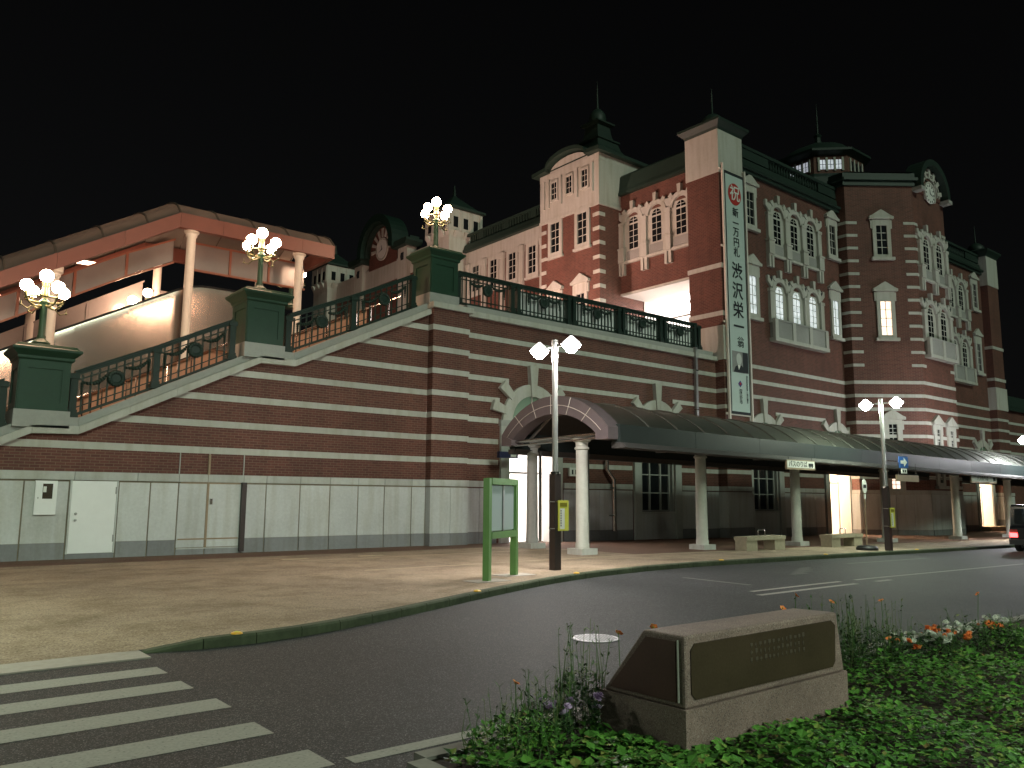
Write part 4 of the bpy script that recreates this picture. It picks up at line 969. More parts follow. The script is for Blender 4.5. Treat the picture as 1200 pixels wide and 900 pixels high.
for ch, z in zip('新一万円札', (15.40, 14.86, 14.42, 13.90, 13.40)): glyph(ch, bx+.02, z, .50, 'ink', bold=.004)
for ch, z in zip('渋沢栄一', (12.44, 11.46, 10.52, 9.70)): glyph(ch, bx, z, .86, 'ink', bold=.012)
glyph('翁', bx+.10, 8.98, .55, 'ink', bold=.004)
dzp = .84
pr = MB().box(31.72, 32.98, 22.43, 22.438, 7.53, 8.55).build('portrait_print', 'photo_grey', t)
MB().prism([(31.80,7.54),(32.66,7.54),(32.62,7.71),(32.46,7.88),(32.2,7.92),(31.95,7.81)], 22.42, 22.428).build('print_coat', 'ink', pr)
MB().prism([(32.12,7.90),(32.2,7.66),(32.34,7.89)], 22.415, 22.4195).build('print_collar', 'sign_white', pr)
MB().prism([(32.24+.21*math.cos(2*math.pi*k/20), 8.18+.29*math.sin(2*math.pi*k/20)) for k in range(20)], 22.42, 22.428).build('print_head', 'photo_skin', pr)
MB().box(32.55, 32.97, 22.421, 22.4285, 7.56, 8.54).build('print_shade', 'ink', pr)
for k in range(11): glyph('深谷市渋沢栄一翁の郷里'[k], 32.82, 7.36-.12*k, .14, 'ink')
MB().prism([(32.12,7.0),(32.28,7.16),(32.44,7.0),(32.28,6.84)], 22.42, 22.428).build('emblem', 'banner_blue', t)
MB().prism([(32.20,7.0),(32.28,7.08),(32.36,7.0),(32.28,6.92)], 22.412, 22.4195).build('emblem', 'banner_red', t)
for k in range(3): glyph('深谷市'[k], 32.30, 6.62-.24*k, .26, 'ink')

# ================================================================== walkway canopy along the kerb
can = empty('walkway_canopy', (16.2, 17.1, 0), 'long barrel-roofed walkway canopy of dark metal on stone columns', 'canopy')
CY, CR0 = 17.95, 2.3          # centre line, half width
def cz(y, base=3.66, rise=.88):   # barrel height
    r_ = (CR0**2+rise**2)/(2*rise); return base+math.sqrt(max(0, r_*r_-min(CR0, abs(y-CY))**2))-(r_-rise)
XS = 16.2; PWD = 1.30; NP = 36
yy = [CY+CR0*math.sin(rad(-90+180*i/16)) for i in range(17)]
for k in range(NP):
    a, b = XS+.5+PWD*k, XS+.5+PWD*(k+1); m = MB(); vs = []
    for x in (a+.012, b-.012):
        for y in yy: vs.append((x, y, cz(y)+gz(x)))
    for i in range(16): m.f.append((i, i+17, i+18, i+1))
    m.v = vs; o = m.build('roof_panel', 'copper_sheet', can, True, norm=False)
    MB().tube([(b, y, cz(y)+gz(b)+.012) for y in yy], .032, 5).build('seam', 'copper_seam', can)
XE = XS+.5+PWD*NP
for y, s in ((CY-CR0, -1), (CY+CR0, 1)):
    n = 14
    for k in range(n):
        a = XS+.4+(XE-XS-.4)*k/n; b = XS+.4+(XE-XS-.4)*(k+1)/n-.012
        m = MB(); m._add([(a,y-.14,3.16+gz(a)),(b,y-.14,3.16+gz(b)),(b,y+.14,3.16+gz(b)),(a,y+.14,3.16+gz(a)),(a,y-.14,3.66+gz(a)),(b,y-.14,3.66+gz(b)),(b,y+.14,3.68+gz(b)),(a,y+.14,3.68+gz(a))], [(0,3,2,1),(4,5,6,7),(0,1,5,4),(1,2,6,5),(2,3,7,6),(3,0,4,7)])
        m.build('fascia', 'canopy_fascia', can)
    m = MB(); m._add([(XS+.4,y-.2*s*-1-.2,3.0),(XE,y-.2,3.0+gz(XE)),(XE,y+.2,3.0+gz(XE)),(XS+.4,y+.2,3.0),(XS+.4,y-.2,3.155),(XE,y-.2,3.155+gz(XE)),(XE,y+.2,3.155+gz(XE)),(XS+.4,y+.2,3.155)], [(0,3,2,1),(4,5,6,7),(0,1,5,4),(1,2,6,5),(2,3,7,6),(3,0,4,7)]); m.build('beam', 'dark_soffit', can)
m = MB(); 
for x in (XS+.5, 30, 45, XE): 
    for y in yy: m.v.append((x, y, cz(y)+gz(x)-.10))
for j in range(3):
    for i in range(16): m.f.append((j*17+i, j*17+i+1, (j+1)*17+i+1, (j+1)*17+i))
m.build('soffit', 'dark_soffit', can, norm=False)
# end arch in curved panels
def archpts(ro_, h, b, n=18):
    r_ = (ro_**2+h**2)/(2*h); a_ = math.asin(ro_/r_)
    return [(CY+r_*math.sin(-a_+2*a_*i/n), b+r_*math.cos(-a_+2*a_*i/n)-(r_-h)) for i in range(n+1)]
o1, o2, o3 = archpts(2.36, 1.06, 3.58), archpts(2.08, .86, 3.50), archpts(1.86, .68, 3.42)
for outer, inner, xa in ((o1, o2, XS), (o2, o3, XS+.03)):
    for s in range(6):
        i0, i1 = 3*s, 3*s+3
        poly = outer[i0:i1+1]+inner[i0:i1+1][::-1]
        cxp = sum(p[0] for p in poly)/len(poly); czp = sum(p[1] for p in poly)/len(poly)
        m = MB()
        for i in range(i0, i1): m.prismx([outer[i], outer[i+1], inner[i+1], inner[i]], xa, XS+.5)
        m.build('arch_panel', 'arch_panel', can)
for i in (3, 6, 9, 12, 15):
    MB().tube([(XS-.008, o1[i][0], o1[i][1]), (XS-.008, o3[i][0], o3[i][1])], .012, 4).build('arch_joint', 'arch_joint', can)
MB().tube([(XS-.004, y, z) for y, z in o2], .011, 4).build('arch_joint', 'arch_joint', can)
for s in (-1, 1): MB().prismx([(CY+s*1.86,3.24),(CY+s*2.36,3.24),(CY+s*2.36,3.578),(CY+s*2.08,3.498),(CY+s*1.86,3.418)], XS, XS+.5).build('arch_foot', 'arch_panel', can)
MB().tube([(XS+.2, CY-1.9, 3.42), (XS+.2, CY+1.9, 3.36)], .05, 8).build('tie_rod', 'steel', can); MB().tube([(XS+.2, CY-1.9, 3.30), (XS+.2, CY+1.9, 3.24)], .03, 8).build('tie_rod', 'steel', can)
for k in range(8):
    x = XS+1+6.2*k
    MB().tube([(x, CY-2.1, 3.5+gz(x)), (x, CY-1.0, 4.25+gz(x)), (x, CY+1.0, 4.25+gz(x)), (x, CY+2.1, 3.5+gz(x))], .05, 6).build('truss', 'steel_dull', can)
    MB().tube([(x, CY-2.1, 3.4+gz(x)), (x, CY+2.1, 3.4+gz(x))], .04, 6).build('truss', 'steel_dull', can)
for k, xc in enumerate((16.66, 22.2, 27.9, 34.9, 42.0, 48.6, 55.0)):
    for y, back in ((17.1, 0), (20.2, 1)):
        if back and k: continue
        x = xc+(.75 if back else 0); z = gz(x)
        col = MB().lathe([(.205,z+.16),(.205,z+.3),(.19,z+.34),(.175,3.0+z),(.22,3.03+z),(.22,3.07+z),(.18,3.10+z),(.19,3.22+z),(.27,3.27+z),(.27,3.34+z)], 20, x, y).build('column', 'column_stone' if not back else 'trim_grey', can, True)
        MB().box(x-.31, x+.31, y-.31, y+.31, z-.2, z+.17).build('base', 'cap_stone', col)
        if not back: MB().tube([(x+.24, y-.02, z+.2), (x+.24, y-.02, z+3.1)], .03, 8).build('downpipe', 'steel', col)
        else: MB().tube([(x+.3, y-.05, z+.2), (x+.3, y-.05, z+3.1)], .045, 8).build('downpipe', 'steel', col)
# bent downpipe on the wall behind the columns
t = empty('wall_pipe', (24.1, 22.9, 0), 'bent steel pipe on the dim wall between the first two canopy columns', 'pipe')
MB().tube([(23.75,22.95,4.2),(23.75,22.95,2.75),(24.1,22.9,2.35),(24.1,22.9,.3)], .09, 10).build('pipe', 'steel', t, True)
for z in (.9, 2.0): MB().box(24.0, 24.2, 22.82, 23.08, z, z+.05).build('clamp', 'steel_dull', t)
t = empty('fire_plate', (21.9, 22.98, 2.6), 'small white number plate on the brick wall beside the first column', 'sign')
MB().box(21.7, 22.15, 22.96, 23.05, 2.45, 2.78).build('plate', 'sign_white', t)
for x in (21.82, 22.0): MB().box(x, x+.08, 22.952, 22.958, 2.52, 2.7).build('mark', 'ink', t)
t = empty('direction_sign', (18.4, 22.6, 3.1), 'small dark blue sign box projecting beside the bright arched entrance', 'sign')
MB().box(17.75, 18.6, 22.35, 22.5, 3.0, 3.22).build('box', 'sign_navy', t); MB().box(18.25, 18.5, 22.345, 22.35, 3.04, 3.18).build('arrow_field', 'sign_white', t)
MB().box(18.5, 18.56, 22.5, 23.0, 3.08, 3.14).build('bracket', 'steel_dull', t)

# ================================================================== stair canopy and escalator
SY = 28.0; KB = (8.13, 11.0); SL = .597
def fz(x): return KB[1] if x >= KB[0] else KB[1]-(KB[0]-x)*SL
stc = empty('stair_canopy', (8.6, 28, 6), 'lit stair canopy with orange-brown edge beam, white columns and hanging panels', 'canopy')
XL, XRR, DY = .5, 13.95, 4.6
brk = [XL, 2.6, 4.5, 6.4, KB[0], 9.6, 11.1, 12.6, XRR]
for y0, y1 in ((SY, SY+.22), (SY+DY-.22, SY+DY)):
    for a, b in zip(brk, brk[1:]):
        MB().prism([(a,fz(a)-.24),(b-.008,fz(b)-.24),(b-.008,fz(b)+.28),(a,fz(a)+.28)], y0, y1).build('edge_beam', 'fascia_orange', stc)
MB().box(XRR-.2, XRR, SY+.22, SY+DY-.22, 10.76, 11.28).build('edge_beam', 'fascia_orange', stc)
ys = [SY+.05+(DY-.1)*i/10 for i in range(11)]
def rz_(x, y): return fz(x)+.26+.85*math.sin(math.pi*(y-SY-.05)/(DY-.1))**.62
x = XL
while x < XRR-.1:
    b = min(x+1.32, XRR)
    if x < KB[0] < b: b = KB[0]
    m = MB()
    for q in (x+.02, b-.02):
        for y in ys: m.v.append((q, y, rz_(q, y)))
    for i in range(10): m.f.append((i, i+11, i+12, i+1))
    m.build('roof_panel', 'canopy_skin', stc, True, norm=False)
    MB().tube([(b, y, rz_(b, y)+.01) for y in ys], .04, 5).build('roof_rib', 'canopy_rib', stc); x = b
for x in (.9, 4.5, 8.6, 12.62):
    for y in (SY+.3, SY+DY-.4):
        top = fz(x)-.05; bot = stz(x)-.3
        c = MB().lathe([(.15,bot),(.15,top-.42),(.19,top-.36),(.19,top-.30),(.25,top-.24),(.25,top)], 18, x, y).build('column', 'column_white', stc, True)
# hanging panels on the far side, two rows
def prow(y, xa, xb, n, z0, z1, fmat):
    for k in range(n):
        a = xa+(xb-xa)*k/n; b = xa+(xb-xa)*(k+1)/n
        if a < KB[0] < b: pass
        p = MB().prism([(a+.05,fz(a+.05)+z0),(b-.05,fz(b-.05)+z0),(b-.05,fz(b-.05)+z1),(a+.05,fz(a+.05)+z1)], y, y+.04).build('hanging_panel', 'panel_grey', stc)
        for (q0, q1) in ((z0-.07, z0), (z1, z1+.07)): MB().prism([(a,fz(a)+q0),(b,fz(b)+q0),(b,fz(b)+q1),(a,fz(a)+q1)], y-.02, y+.06).build('frame', fmat, p)
        MB().prism([(a-.04,fz(a)+z0-.07),(a+.04,fz(a)+z0-.07),(a+.04,fz(a)+z1+.07),(a-.04,fz(a)+z1+.07)], y-.03, y+.07).build('frame', fmat, p)
prow(SY+1.2, .6, KB[0]+.2, 5, -1.15, -.38, 'frame_brown'); prow(SY+1.2, KB[0]+.7, 13.3, 3, -1.3, -.38, 'frame_brown')
prow(SY+DY-.5, .6, KB[0], 4, -2.1, -1.35, 'panel_grey'); prow(SY+DY-.5, KB[0]+.1, 12.8, 3, -2.45, -1.65, 'panel_grey')
for x, y in ((3.2, SY+2.4), (5.9, SY+2.4), (9.6, SY+2.3), (11.8, SY+2.3)):
    MB().box(x-.45, x+.45, y-.12, y+.12, fz(x)-.14, fz(x)-.06).build('ceiling_lamp', 'canopy_lamp', stc)
# escalator with polished steel sides
esc = empty('escalator', (6, 29.2, 4), 'escalator with curved polished steel side cladding under the stair canopy', 'escalator')
def ez(x): 
    if x < 8.35: return 6.62+(x-4.55)*.545
    t = min(1, (x-8.35)/1.2); return 8.69+.545*1.2*(t-t*t/2)
exs = [.5+.8*i for i in range(10)]+[8.35,8.6,8.9,9.2,9.55,10.4,11.2,12.0]
for a, b in zip(exs[::2], exs[2::2]):
    mid = exs[exs.index(a)+1]; ss = [a, mid, b]; m = MB()
    for q in ss:
        h = ez(q); prof = [(SY+.95,h-2.6),(SY+.92,h-1.2),(SY+.90,h-.5),(SY+.90,h-.25),(SY+.905,h-.1),(SY+.92,h)]
        for y, z in prof: m.v.append((q-(.006 if q == b else 0), y, z))
    for j in range(2):
        for i in range(5): m.f.append((j*6+i, (j+1)*6+i, (j+1)*6+i+1, j*6+i+1))
    m.build('side_panel', 'cladding', esc, True, norm=False)
MB().tube([(q, SY+.95, ez(q)+.03) for q in exs], .05, 6).build('handrail', 'black', esc, True); MB().tube([(q, SY+2.4, ez(q)+.02) for q in exs], .05, 6).build('handrail', 'black', esc, True)
# small lit globes behind the escalator
for i, (x, z, lb) in enumerate(((7.53, 8.67, 'small lit globe lamp behind the escalator, lower of two'), (8.04, 9.04, 'small lit globe lamp behind the escalator, upper of two'))):
    t = empty('globe_lamp', (x, 31.2, z), lb, 'lamp', 'small globe lamps'); MB().sphere((0,0,0), .16).build('globe', 'globe_light', t, True, world=False); MB().tube([(0,0,-.15),(0,0,-2.2)], .04, 8).build('post', 'green_paint', t, world=False)

# ================================================================== street lamps
def street_lamp(x, y, hz, lens, lab, low=2.15, cap='lamp_glass'):
    z = gz(x); t = empty('street_lamp', (x, y, z), lab, 'street lamp', 'twin-headed street lamps')
    MB().box(x-.095, x+.095, y-.095, y+.095, z-.02, z+low).build('lower_post', 'bronze_pole', t)
    MB().tube([(x,y,z+low),(x,y,hz+.06)], .065, 14).build('pole', 'steel_dull', t, True); MB().tube([(x,y,hz-.35),(x,y,hz+.18)], .075, 14).build('pole_cap', 'steel_dull', t, True)
    MB().lathe([(.11,z+low-.02),(.11,z+low+.05)], 14, x, y).build('collar', 'steel', t)
    MB().tube([(x,y-.40,hz+.02),(x,y+.40,hz+.02)], .022, 8).build('arm', 'steel_dull', t)
    for s in (-1, 1):
        hy = y+s*.55
        h = MB().lathe([(.225,hz+.0),(.235,hz+.015),(.03,hz+.20),(.01,hz+.205)], 8, x, hy, math.pi/8).build('head', cap, t)
        MB().tube([(x+.232*math.cos(2*math.pi*k/16), hy+.232*math.sin(2*math.pi*k/16), hz+.005) for k in range(17)], .014, 6, False).build('rim', 'bronze_pole', h)
        MB().lathe([(.03,hz+.195),(.035,hz+.215),(.01,hz+.235)], 8, x, hy).build('finial', 'bronze_pole', h)
        MB().lathe([(.01,hz-.20),(.08,hz-.18),(.215,hz-.03),(.215,hz-.002)], 12, x, hy, math.pi/8).build('lens', lens, h, True)
    return t
L1 = street_lamp(12.54, 13.75, 5.08, 'street_lens', 'twin-headed street lamp with brown post beside the green notice board')
L2 = street_lamp(28.0, 13.68, 4.97, 'street_lens_green', 'twin-headed street lamp by the blue arrow sign and bus stop pole', cap='lamp_glass_green')
street_lamp(-1.6, 12.0, 5.05, 'street_lens_green', 'unseen twin-headed street lamp assumed on the pavement left of the crosswalk')  # assumed lamp out of view, added to brighten the left pavement
street_lamp(6.6, -1.7, 4.9, 'street_lens_green', 'unseen twin-headed street lamp added in the planting bed across the road from the station')  # out of view, added to light the bed and monument
L3 = street_lamp(45.3, 14.5, 4.62, 'street_lens_far', 'twin-headed street lamp glaring at the far right edge', cap='lamp_glass_far')
for (x, y, z, lb) in ((12.54, 13.75, 1.15, 'yellow notice plate strapped to the nearer street lamp post'), (28.0, 13.68, .95, 'yellow notice plate strapped to the farther street lamp post')):
    t = empty('notice_plate', (x, y-.12, z), lb, 'notice'); 
    o = MB().box(x-.02, x+.30, y-.13, y-.11, z-.28, z+.40).build('plate', 'sign_yellow', t)
    MB().box(x+.03, x+.25, y-.135, y-.131, z+.26, z+.35).build('heading', 'sign_olive', t)
    MB().box(x+.03, x+.17, y-.135, y-.131, z-.24, z+.22).build('text_field', 'sign_white', t)
    for k in range(7): MB().box(x+.045, x+.07, y-.139, y-.1355, z-.18+.055*k, z-.145+.055*k).build('text_mark', 'ink', t)
    for q in (z-.24, z+.36): MB().box(x-.10, x+.10, y-.104, y+.10, q, q+.02).build('strap', 'steel', t)
# one-way sign on the second lamp
t = empty('arrow_sign', (28.9, 13.6, 2.6), 'blue square sign with white right arrow fixed to the street lamp', 'sign')
MB().box(28.95, 29.63, 13.60, 13.62, 2.76, 3.16).build('plate', 'sign_blue', t)
MB().prism([(29.05,2.90),(29.30,2.90),(29.30,2.80),(29.55,2.96),(29.30,3.12),(29.30,3.02),(29.05,3.02)], 13.59, 13.598).build('arrow', 'sign_white', t)
MB().box(29.1, 29.5, 13.60, 13.62, 2.56, 2.73).build('small_plate', 'sign_white', t)
for x in (29.18, 29.33): MB().box(x, x+.08, 13.59, 13.598, 2.6, 2.69).build('mark', 'ink', t)
MB().tube([(28.05,13.66,2.98),(29.0,13.64,2.98)], .02, 8).build('arm', 'steel', t)
t = empty('route_board', (32.5, 15.3, 2.5), 'long tan sign board hanging under the canopy behind the arrow sign', 'sign')
MB().box(32.3, 34.2, 15.3, 15.35, 2.36, 2.62).build('board', 'tan_plate', t)
for x in (32.5, 34.0): MB().tube([(x,15.32,2.62),(x,15.32,3.1)], .012, 6).build('hanger', 'steel', t)

# ================================================================== notice board
t = empty('notice_board', (10.4, 13.0, 0), 'green framed glazed notice board on two legs at the kerb', 'notice board')
ang = math.atan2(13.36-12.72, 11.02-9.81); L = math.hypot(1.21, .64)
t.location = (9.81, 12.72, 0); t.rotation_euler = (0, 0, ang)
for x in (0, L): MB().box(x-.065, x+.065, -.065, .065, 0, 1.98).build('leg', 'board_green', t, world=False)
MB().box(.066, L-.066, -.075, .075, 1.86, 1.99).build('top_rail', 'board_green', t, world=False); MB().box(.066, L-.066, -.075, .075, .80, .93).build('bottom_rail', 'board_green', t, world=False)
MB().box(.066, L-.066, .03, .06, .93, 1.86).build('back_panel', 'trim_grey', t, world=False)
for a, b in ((.10, L/2-.03), (L/2+.03, L-.10)): MB().box(a, b, -.03, -.02, .95, 1.84).build('pane', 'board_glass', t, world=False)
MB().box(L/2-.025, L/2+.025, -.05, -.01, .93, 1.86).build('mullion', 'steel_dull', t, world=False); 
for x in (.085, L-.085): MB().box(x-.02, x+.02, -.04, -.01, .93, 1.86).build('side_bead', 'board_green', t, world=False)
for x, lb in ((9.81, 'pale concrete pad under the left leg of the notice board'), (11.02, 'pale concrete pad under the right leg of the notice board')):
    o = kind(MB().box(x-.42, x+.42, 12.72+(x-9.81)*.53-.25, 12.72+(x-9.81)*.53+.25, -.02, .008).build('footing_pad', 'gutter'), 'structure')

# ================================================================== signs under the canopy, benches, bus stop
def hang_sign(x0, x1, y, z0, z1, lab, txt=True):
    t = empty('hanging_sign', ((x0+x1)/2, y, z0), lab, 'sign')
    MB().box(x0, x1, y, y+.06, z0, z1).build('box', 'tan_plate', t); MB().box(x0+.03, x1-.03, y-.006, y-.001, z0+.06, z1-.03).build('face', 'sign_white', t)
    if txt:
        me = text_mesh('バスのりば', (z1-z0)*.70, .002, .001); me.materials.clear(); me.materials.append(MATS['ink']); inst('lettering', me, None, t, ((x0+x1)/2-.2, y-.01, (z0+z1)/2+.01))
        MB().box(x1-.42, x1-.12, y-.012, y-.008, z0+.12, z1-.10).build('bus_mark', 'ink', t); 
        for x in (x1-.37, x1-.22): MB().box(x, x+.06, y-.013, y-.009, z0+.08, z0+.12).build('bus_wheel', 'ink', t)
    MB().box(x0-.5, x0, y+.02, y+.05, z1-.04, z1-.01).build('arm', 'steel', t)
    for x in (x0+.15, x1-.15): MB().tube([(x,y+.03,z1),(x,y+.03,3.05)], .012, 6).build('hanger', 'steel', t)
hang_sign(24.48, 26.24, 15.28, 2.62, 2.95, 'white bus stop sign with black lettering hanging by the third column')
hang_sign(40.05, 42.95, 15.55, 2.44, 2.82, 'dim white sign with lettering hanging before the far lit doorway')
def bench(x0, lab):
    z = gz(x0); t = empty('stone_bench', (x0, 15.9, z), lab, 'bench', 'stone benches under the canopy')
    L = 2.25; y0, y1 = 15.75, 16.25
    for a in (x0+.02, x0+L-.62): MB().box(a, a+.60, y0+.03, y1-.03, z-.03, z+.33).build('support', 'bench_stone', t)
    MB().box(x0, x0+L, y0, y1, z+.33, z+.45).build('seat', 'bench_stone', t)
    MB().tube([(x0+1.0,16.0,z+.45),(x0+1.0,16.0,z+.62),(x0+1.03,16.0,z+.65),(x0+1.37,16.0,z+.65),(x0+1.4,16.0,z+.62),(x0+1.4,16.0,z+.45)], .016, 8).build('armrest', 'steel', t, True)
bench(22.75, 'stone bench with steel armrest between the second and third columns'); bench(28.0, 'stone bench with steel armrest before the lit warm doorway')
x, y = 27.6, 14.25; z = gz(x); t = empty('bus_stop_pole', (x, y, z), 'bus stop pole with oval plate on a dark weighted base', 'bus stop')
MB().lathe([(.36,z),(.36,z+.08),(.30,z+.15),(.05,z+.17)], 16, x, y).build('base', 'black', t, True); MB().tube([(x,y,z+.1),(x,y,z+2.0)], .025, 10).build('pole', 'tan_plate', t)
MB().prism([(x+.15*math.cos(2*math.pi*k/24), z+2.19+.24*math.sin(2*math.pi*k/24)) for k in range(24)], y-.03, y).build('plate', 'sign_white', t)
MB().box(x-.10, x+.10, y-.036, y-.031, z+2.13, z+2.25).build('plate_mark', 'ink', t); MB().box(x-.05, x+.05, y-.03, y, z+1.75, z+1.92).build('timetable', 'sign_white', t)
# kerb reflectors
for i, (x, lb) in enumerate(((3.72,'amber reflector on the kerb at the crosswalk end'),(8.6,'amber reflector on the kerb in front of the notice board'),(12.35,'amber reflector on the kerb beside the nearer street lamp'),(18.3,'amber reflector on the kerb before the second column'),(23.6,'amber reflector on the kerb before the third column'),(29.7,'amber reflector on the kerb beyond the farther street lamp'))):
    y = ky(x)+.09; z = sz(x, y)+.003
    t = empty('kerb_reflector', (x, y, z), lb, 'reflector', 'amber kerb reflectors')
    MB().lathe([(.07,0),(.065,.012),(.045,.022)], 12).build('housing', 'reflector_amber', t, world=False); MB().lathe([(.03,.022),(.02,.028)], 10).build('lens', 'sign_yellow', t, world=False)

# ================================================================== van at the right edge
vx, vy = 34.6, 10.72; vz = -.12+gz(36)
t = empty('parked_van', (vx, vy, vz), 'black van with lit red tail lights at the right edge of the road', 'van')
side = [(0,.35),(.02,.9),(.10,1.0),(.22,1.70),(.35,1.78),(2.2,1.80),(2.7,1.5),(3.1,1.0),(3.35,.92),(3.4,.35)]
MB().prism([(vx+a, vz+b) for a, b in side], vy, vy+1.48).build('body', 'van_paint', t)
MB().prism([(vx+.11-.02,vz+1.05),(vx+.205-.02,vz+1.62),(vx+.23,vz+1.62),(vx+.13,vz+1.05)], vy+.15, vy+1.33).build('rear_window', 'dark_glass', t)
MB().box(vx-.10, vx+.05, vy-.01, vy+1.49, vz+.28, vz+.48).build('bumper', 'black', t)
for y in (vy+.02, vy+1.22):
    l = MB().box(vx-.035, vx+.06, y, y+.26, vz+.56, vz+.72).build('tail_light', 'tail_light', t); MB().box(vx-.03, vx+.05, y, y+.26, vz+.73, vz+.84).build('lamp_cover', 'banner_red', l)
for x in (vx+.6, vx+2.7):
    for y in (vy+.02, vy+1.30):
        wv = MB().lathe([(.27,0),(.29,.03),(.29,.15),(.27,.18)], 20).build('wheel', 'rubber', t, world=False); wv.location = Vector((x, y+.17, vz+.29))-wloc(t); wv.rotation_euler = (math.pi/2,0,0)
        MB().lathe([(.16,-.01),(.16,.19)], 16).build('rim', 'steel_dull', wv, world=False)
for y in (vy-.012, vy+1.482): MB().box(vx+.5, vx+2.1, y, y+.01, vz+1.08, vz+1.6).build('side_window', 'dark_glass', t)

# ================================================================== planting bed and monument
bed = kind(MB().box(2.95, 17, -6, 4.42, -.13, -.02).build('planting_bed', 'soil'), 'structure')
kb = kind(empty('bed_kerb', (2.9, 4.5, -.12)), 'structure')
x = 2.95
while x < 16: MB().box(x, x+.985, 4.42, 4.56, -.13, .0).build('kerb_stone', 'kerb_pale', kb); x += 1
y = 4.42
while y > -5: MB().box(2.81, 2.945, y-.985, y, -.13, .0).build('kerb_stone', 'kerb_pale', kb); y -= 1
mon = empty('stone_monument', (5.2, 3.8, -.1), 'low pink granite monument with brown polished panels in the planting bed', 'monument')
mx0, mx1, my0, my1 = 4.28, 6.28, 3.46, 4.22
MB().box(mx0, mx1, my0, my1, -.15, .262).build('base', 'pink_granite', mon)
bm = MB(); zt = .72
prof = lambda x: None
bm._add([(mx0+.012,my0+.012,.265),(mx1-.02,my0+.012,.265),(mx1-.02,my1-.02,.265),(mx0+.012,my1-.02,.265),(mx0+.012,my0+.012,zt),(mx1-.10,my0+.012,zt),(mx1-.16,my1-.40,zt),(mx0+.012,my1-.40,zt)], [(0,3,2,1),(4,5,6,7),(0,1,5,4),(1,2,6,5),(2,3,7,6),(3,0,4,7)])
o = bm.build('block', 'pink_granite', mon)
bv = o.modifiers.new('edge', 'BEVEL'); bv.width = .015; bv.segments = 2
fx0, fx1, fz0, fz1 = mx0+.07, mx1-.16, .315, .665
c = .04; P = [(fx0+c,fz0),(fx1-c,fz0),(fx1,fz0+c),(fx1+.02,fz1-c),(fx1-c,fz1),(fx0+c,fz1),(fx0,fz1-c),(fx0,fz0+c)]
MB().prism(P, my0+.004, my0+.02).build('front_panel', 'polished_brown', mon)
MB().prismx([(my0+.08,.30),(my1-.09,.30),(my1-.43,.68),(my0+.08,.68)], mx0+.004, mx0+.02).build('end_panel', 'polished_red', mon)
MB().box(mx0-.002, mx0+.01, my0+.055, my0+.063, .30, .69).build('end_strip', 'cap_stone', mon)
m = MB()
for r_ in range(3):
    for k in range(13):
        x = mx0+.72+.055*k+R.uniform(-.006,.006); z = .585-.05*r_; m.box(x, x+R.uniform(.015,.035), my0+.0015, my0+.0038, z, z+R.uniform(.012,.03))
        m.box(x+.008, x+.014, my0+.0012, my0+.0037, z-.012, z+.02)
kind(m.build('worn_inscription', 'engraving', mon), 'stuff')
# --- leaves
def leaf(mb, p, d, up_, L, W):
    """pointed leaf folded along its rib"""
    s = d.cross(up_).normalized()*W; q = p+d*L
    m_ = p+d*L*.45
    mb._add([p, m_+s+up_*W*.25, q, m_-s+up_*W*.25], [(0,1,2),(0,2,3)])
def rv(): 
    a = R.uniform(0, 2*math.pi); return Vector((math.cos(a), math.sin(a), 0))
def inside_mon(x, y): return mx0-.03 < x < mx1+.03 and my0-.03 < y < my1+.03
def hump(x, y): return .11+.06*math.sin(x*2.1+y*1.3)+.06*math.sin(x*5.3-y*3.7)+.05*math.sin(x*9+y*11)
cover = MB()
for _ in range(52000):
    x = 3.0+R.random()**1.5*9.0; y = R.uniform(.2, 4.3)
    if inside_mon(x, y) or (y > 3.95 and R.random() < .75) or x < 3.0+(4.3-y)*.0: continue
    az = math.degrees(math.atan2(y, x))
    if az > 57 or az < 14: continue
    d = rv(); d.z = R.uniform(-.1, .7); d.normalize(); L = R.choice((.032, .05, .066, .085))*R.uniform(.85, 1.15)*(1.0 if x < 4.6 else .72)
    h = max(.02, hump(x, y))*(.55 if (x < 4.5 and y > 3.0) else 1.0)
    dm = math.hypot(max(mx0-x, 0, x-mx1), max(my0-y, 0, y-my1)); h *= .18+.82*min(1, dm/.55)
    if hump(x, y) < .045 and R.random() < .7: continue
    leaf(cover, Vector((x, y, R.uniform(.1, 1)*h)), d, Vector((0,0,1)), L, L*.40)
kind(cover.build('ground_cover', 'leaf_cover', norm=False), 'stuff')
def clump(x, y, r, h, n, lab, name='flower_plant', mat='leaf_dark', cat='plant', grp='leafy plants around the monument', wisp=10, L0=.05):
    t = empty(name, (x, y, -.02), lab, cat, grp); m = MB()
    for _ in range(n):
        d = rv(); rr = r*math.sqrt(R.random()); zz = h*R.random()**.8*(1-.5*(rr/r)**2); p = Vector((d.x*rr, d.y*rr*.7, zz+.02)); e = rv(); e.z = R.uniform(-.2, .9); e.normalize()
        L = R.uniform(.6, 1.2)*L0; leaf(m, p, e, Vector((0,0,1)), L, L*.28)
    kind(m.build('foliage', mat, t, norm=False, world=False), 'stuff')
    m = MB()
    for _ in range(wisp):
        d = rv(); rr = r*math.sqrt(R.random()); b = Vector((d.x*rr, d.y*rr*.7, 0)); tp = b+Vector((R.uniform(-.08,.08), R.uniform(-.08,.08), h*R.uniform(1.0, 1.75)))
        m.tube([b, (b+tp)/2+Vector((R.uniform(-.02,.02), R.uniform(-.02,.02), 0)), tp], [.004,.003,.0015], 3, False)
        for k in range(7):
            q = b+(tp-b)*R.uniform(.3, 1); e = rv(); e.z = R.uniform(.3, 1.2); e.normalize(); L = R.uniform(.025, .06); leaf(m, q, e, Vector((0,0,1)), L, L*.16)
    kind(m.build('stems', 'grass_blade', t, norm=False, world=False), 'stuff')
    return t
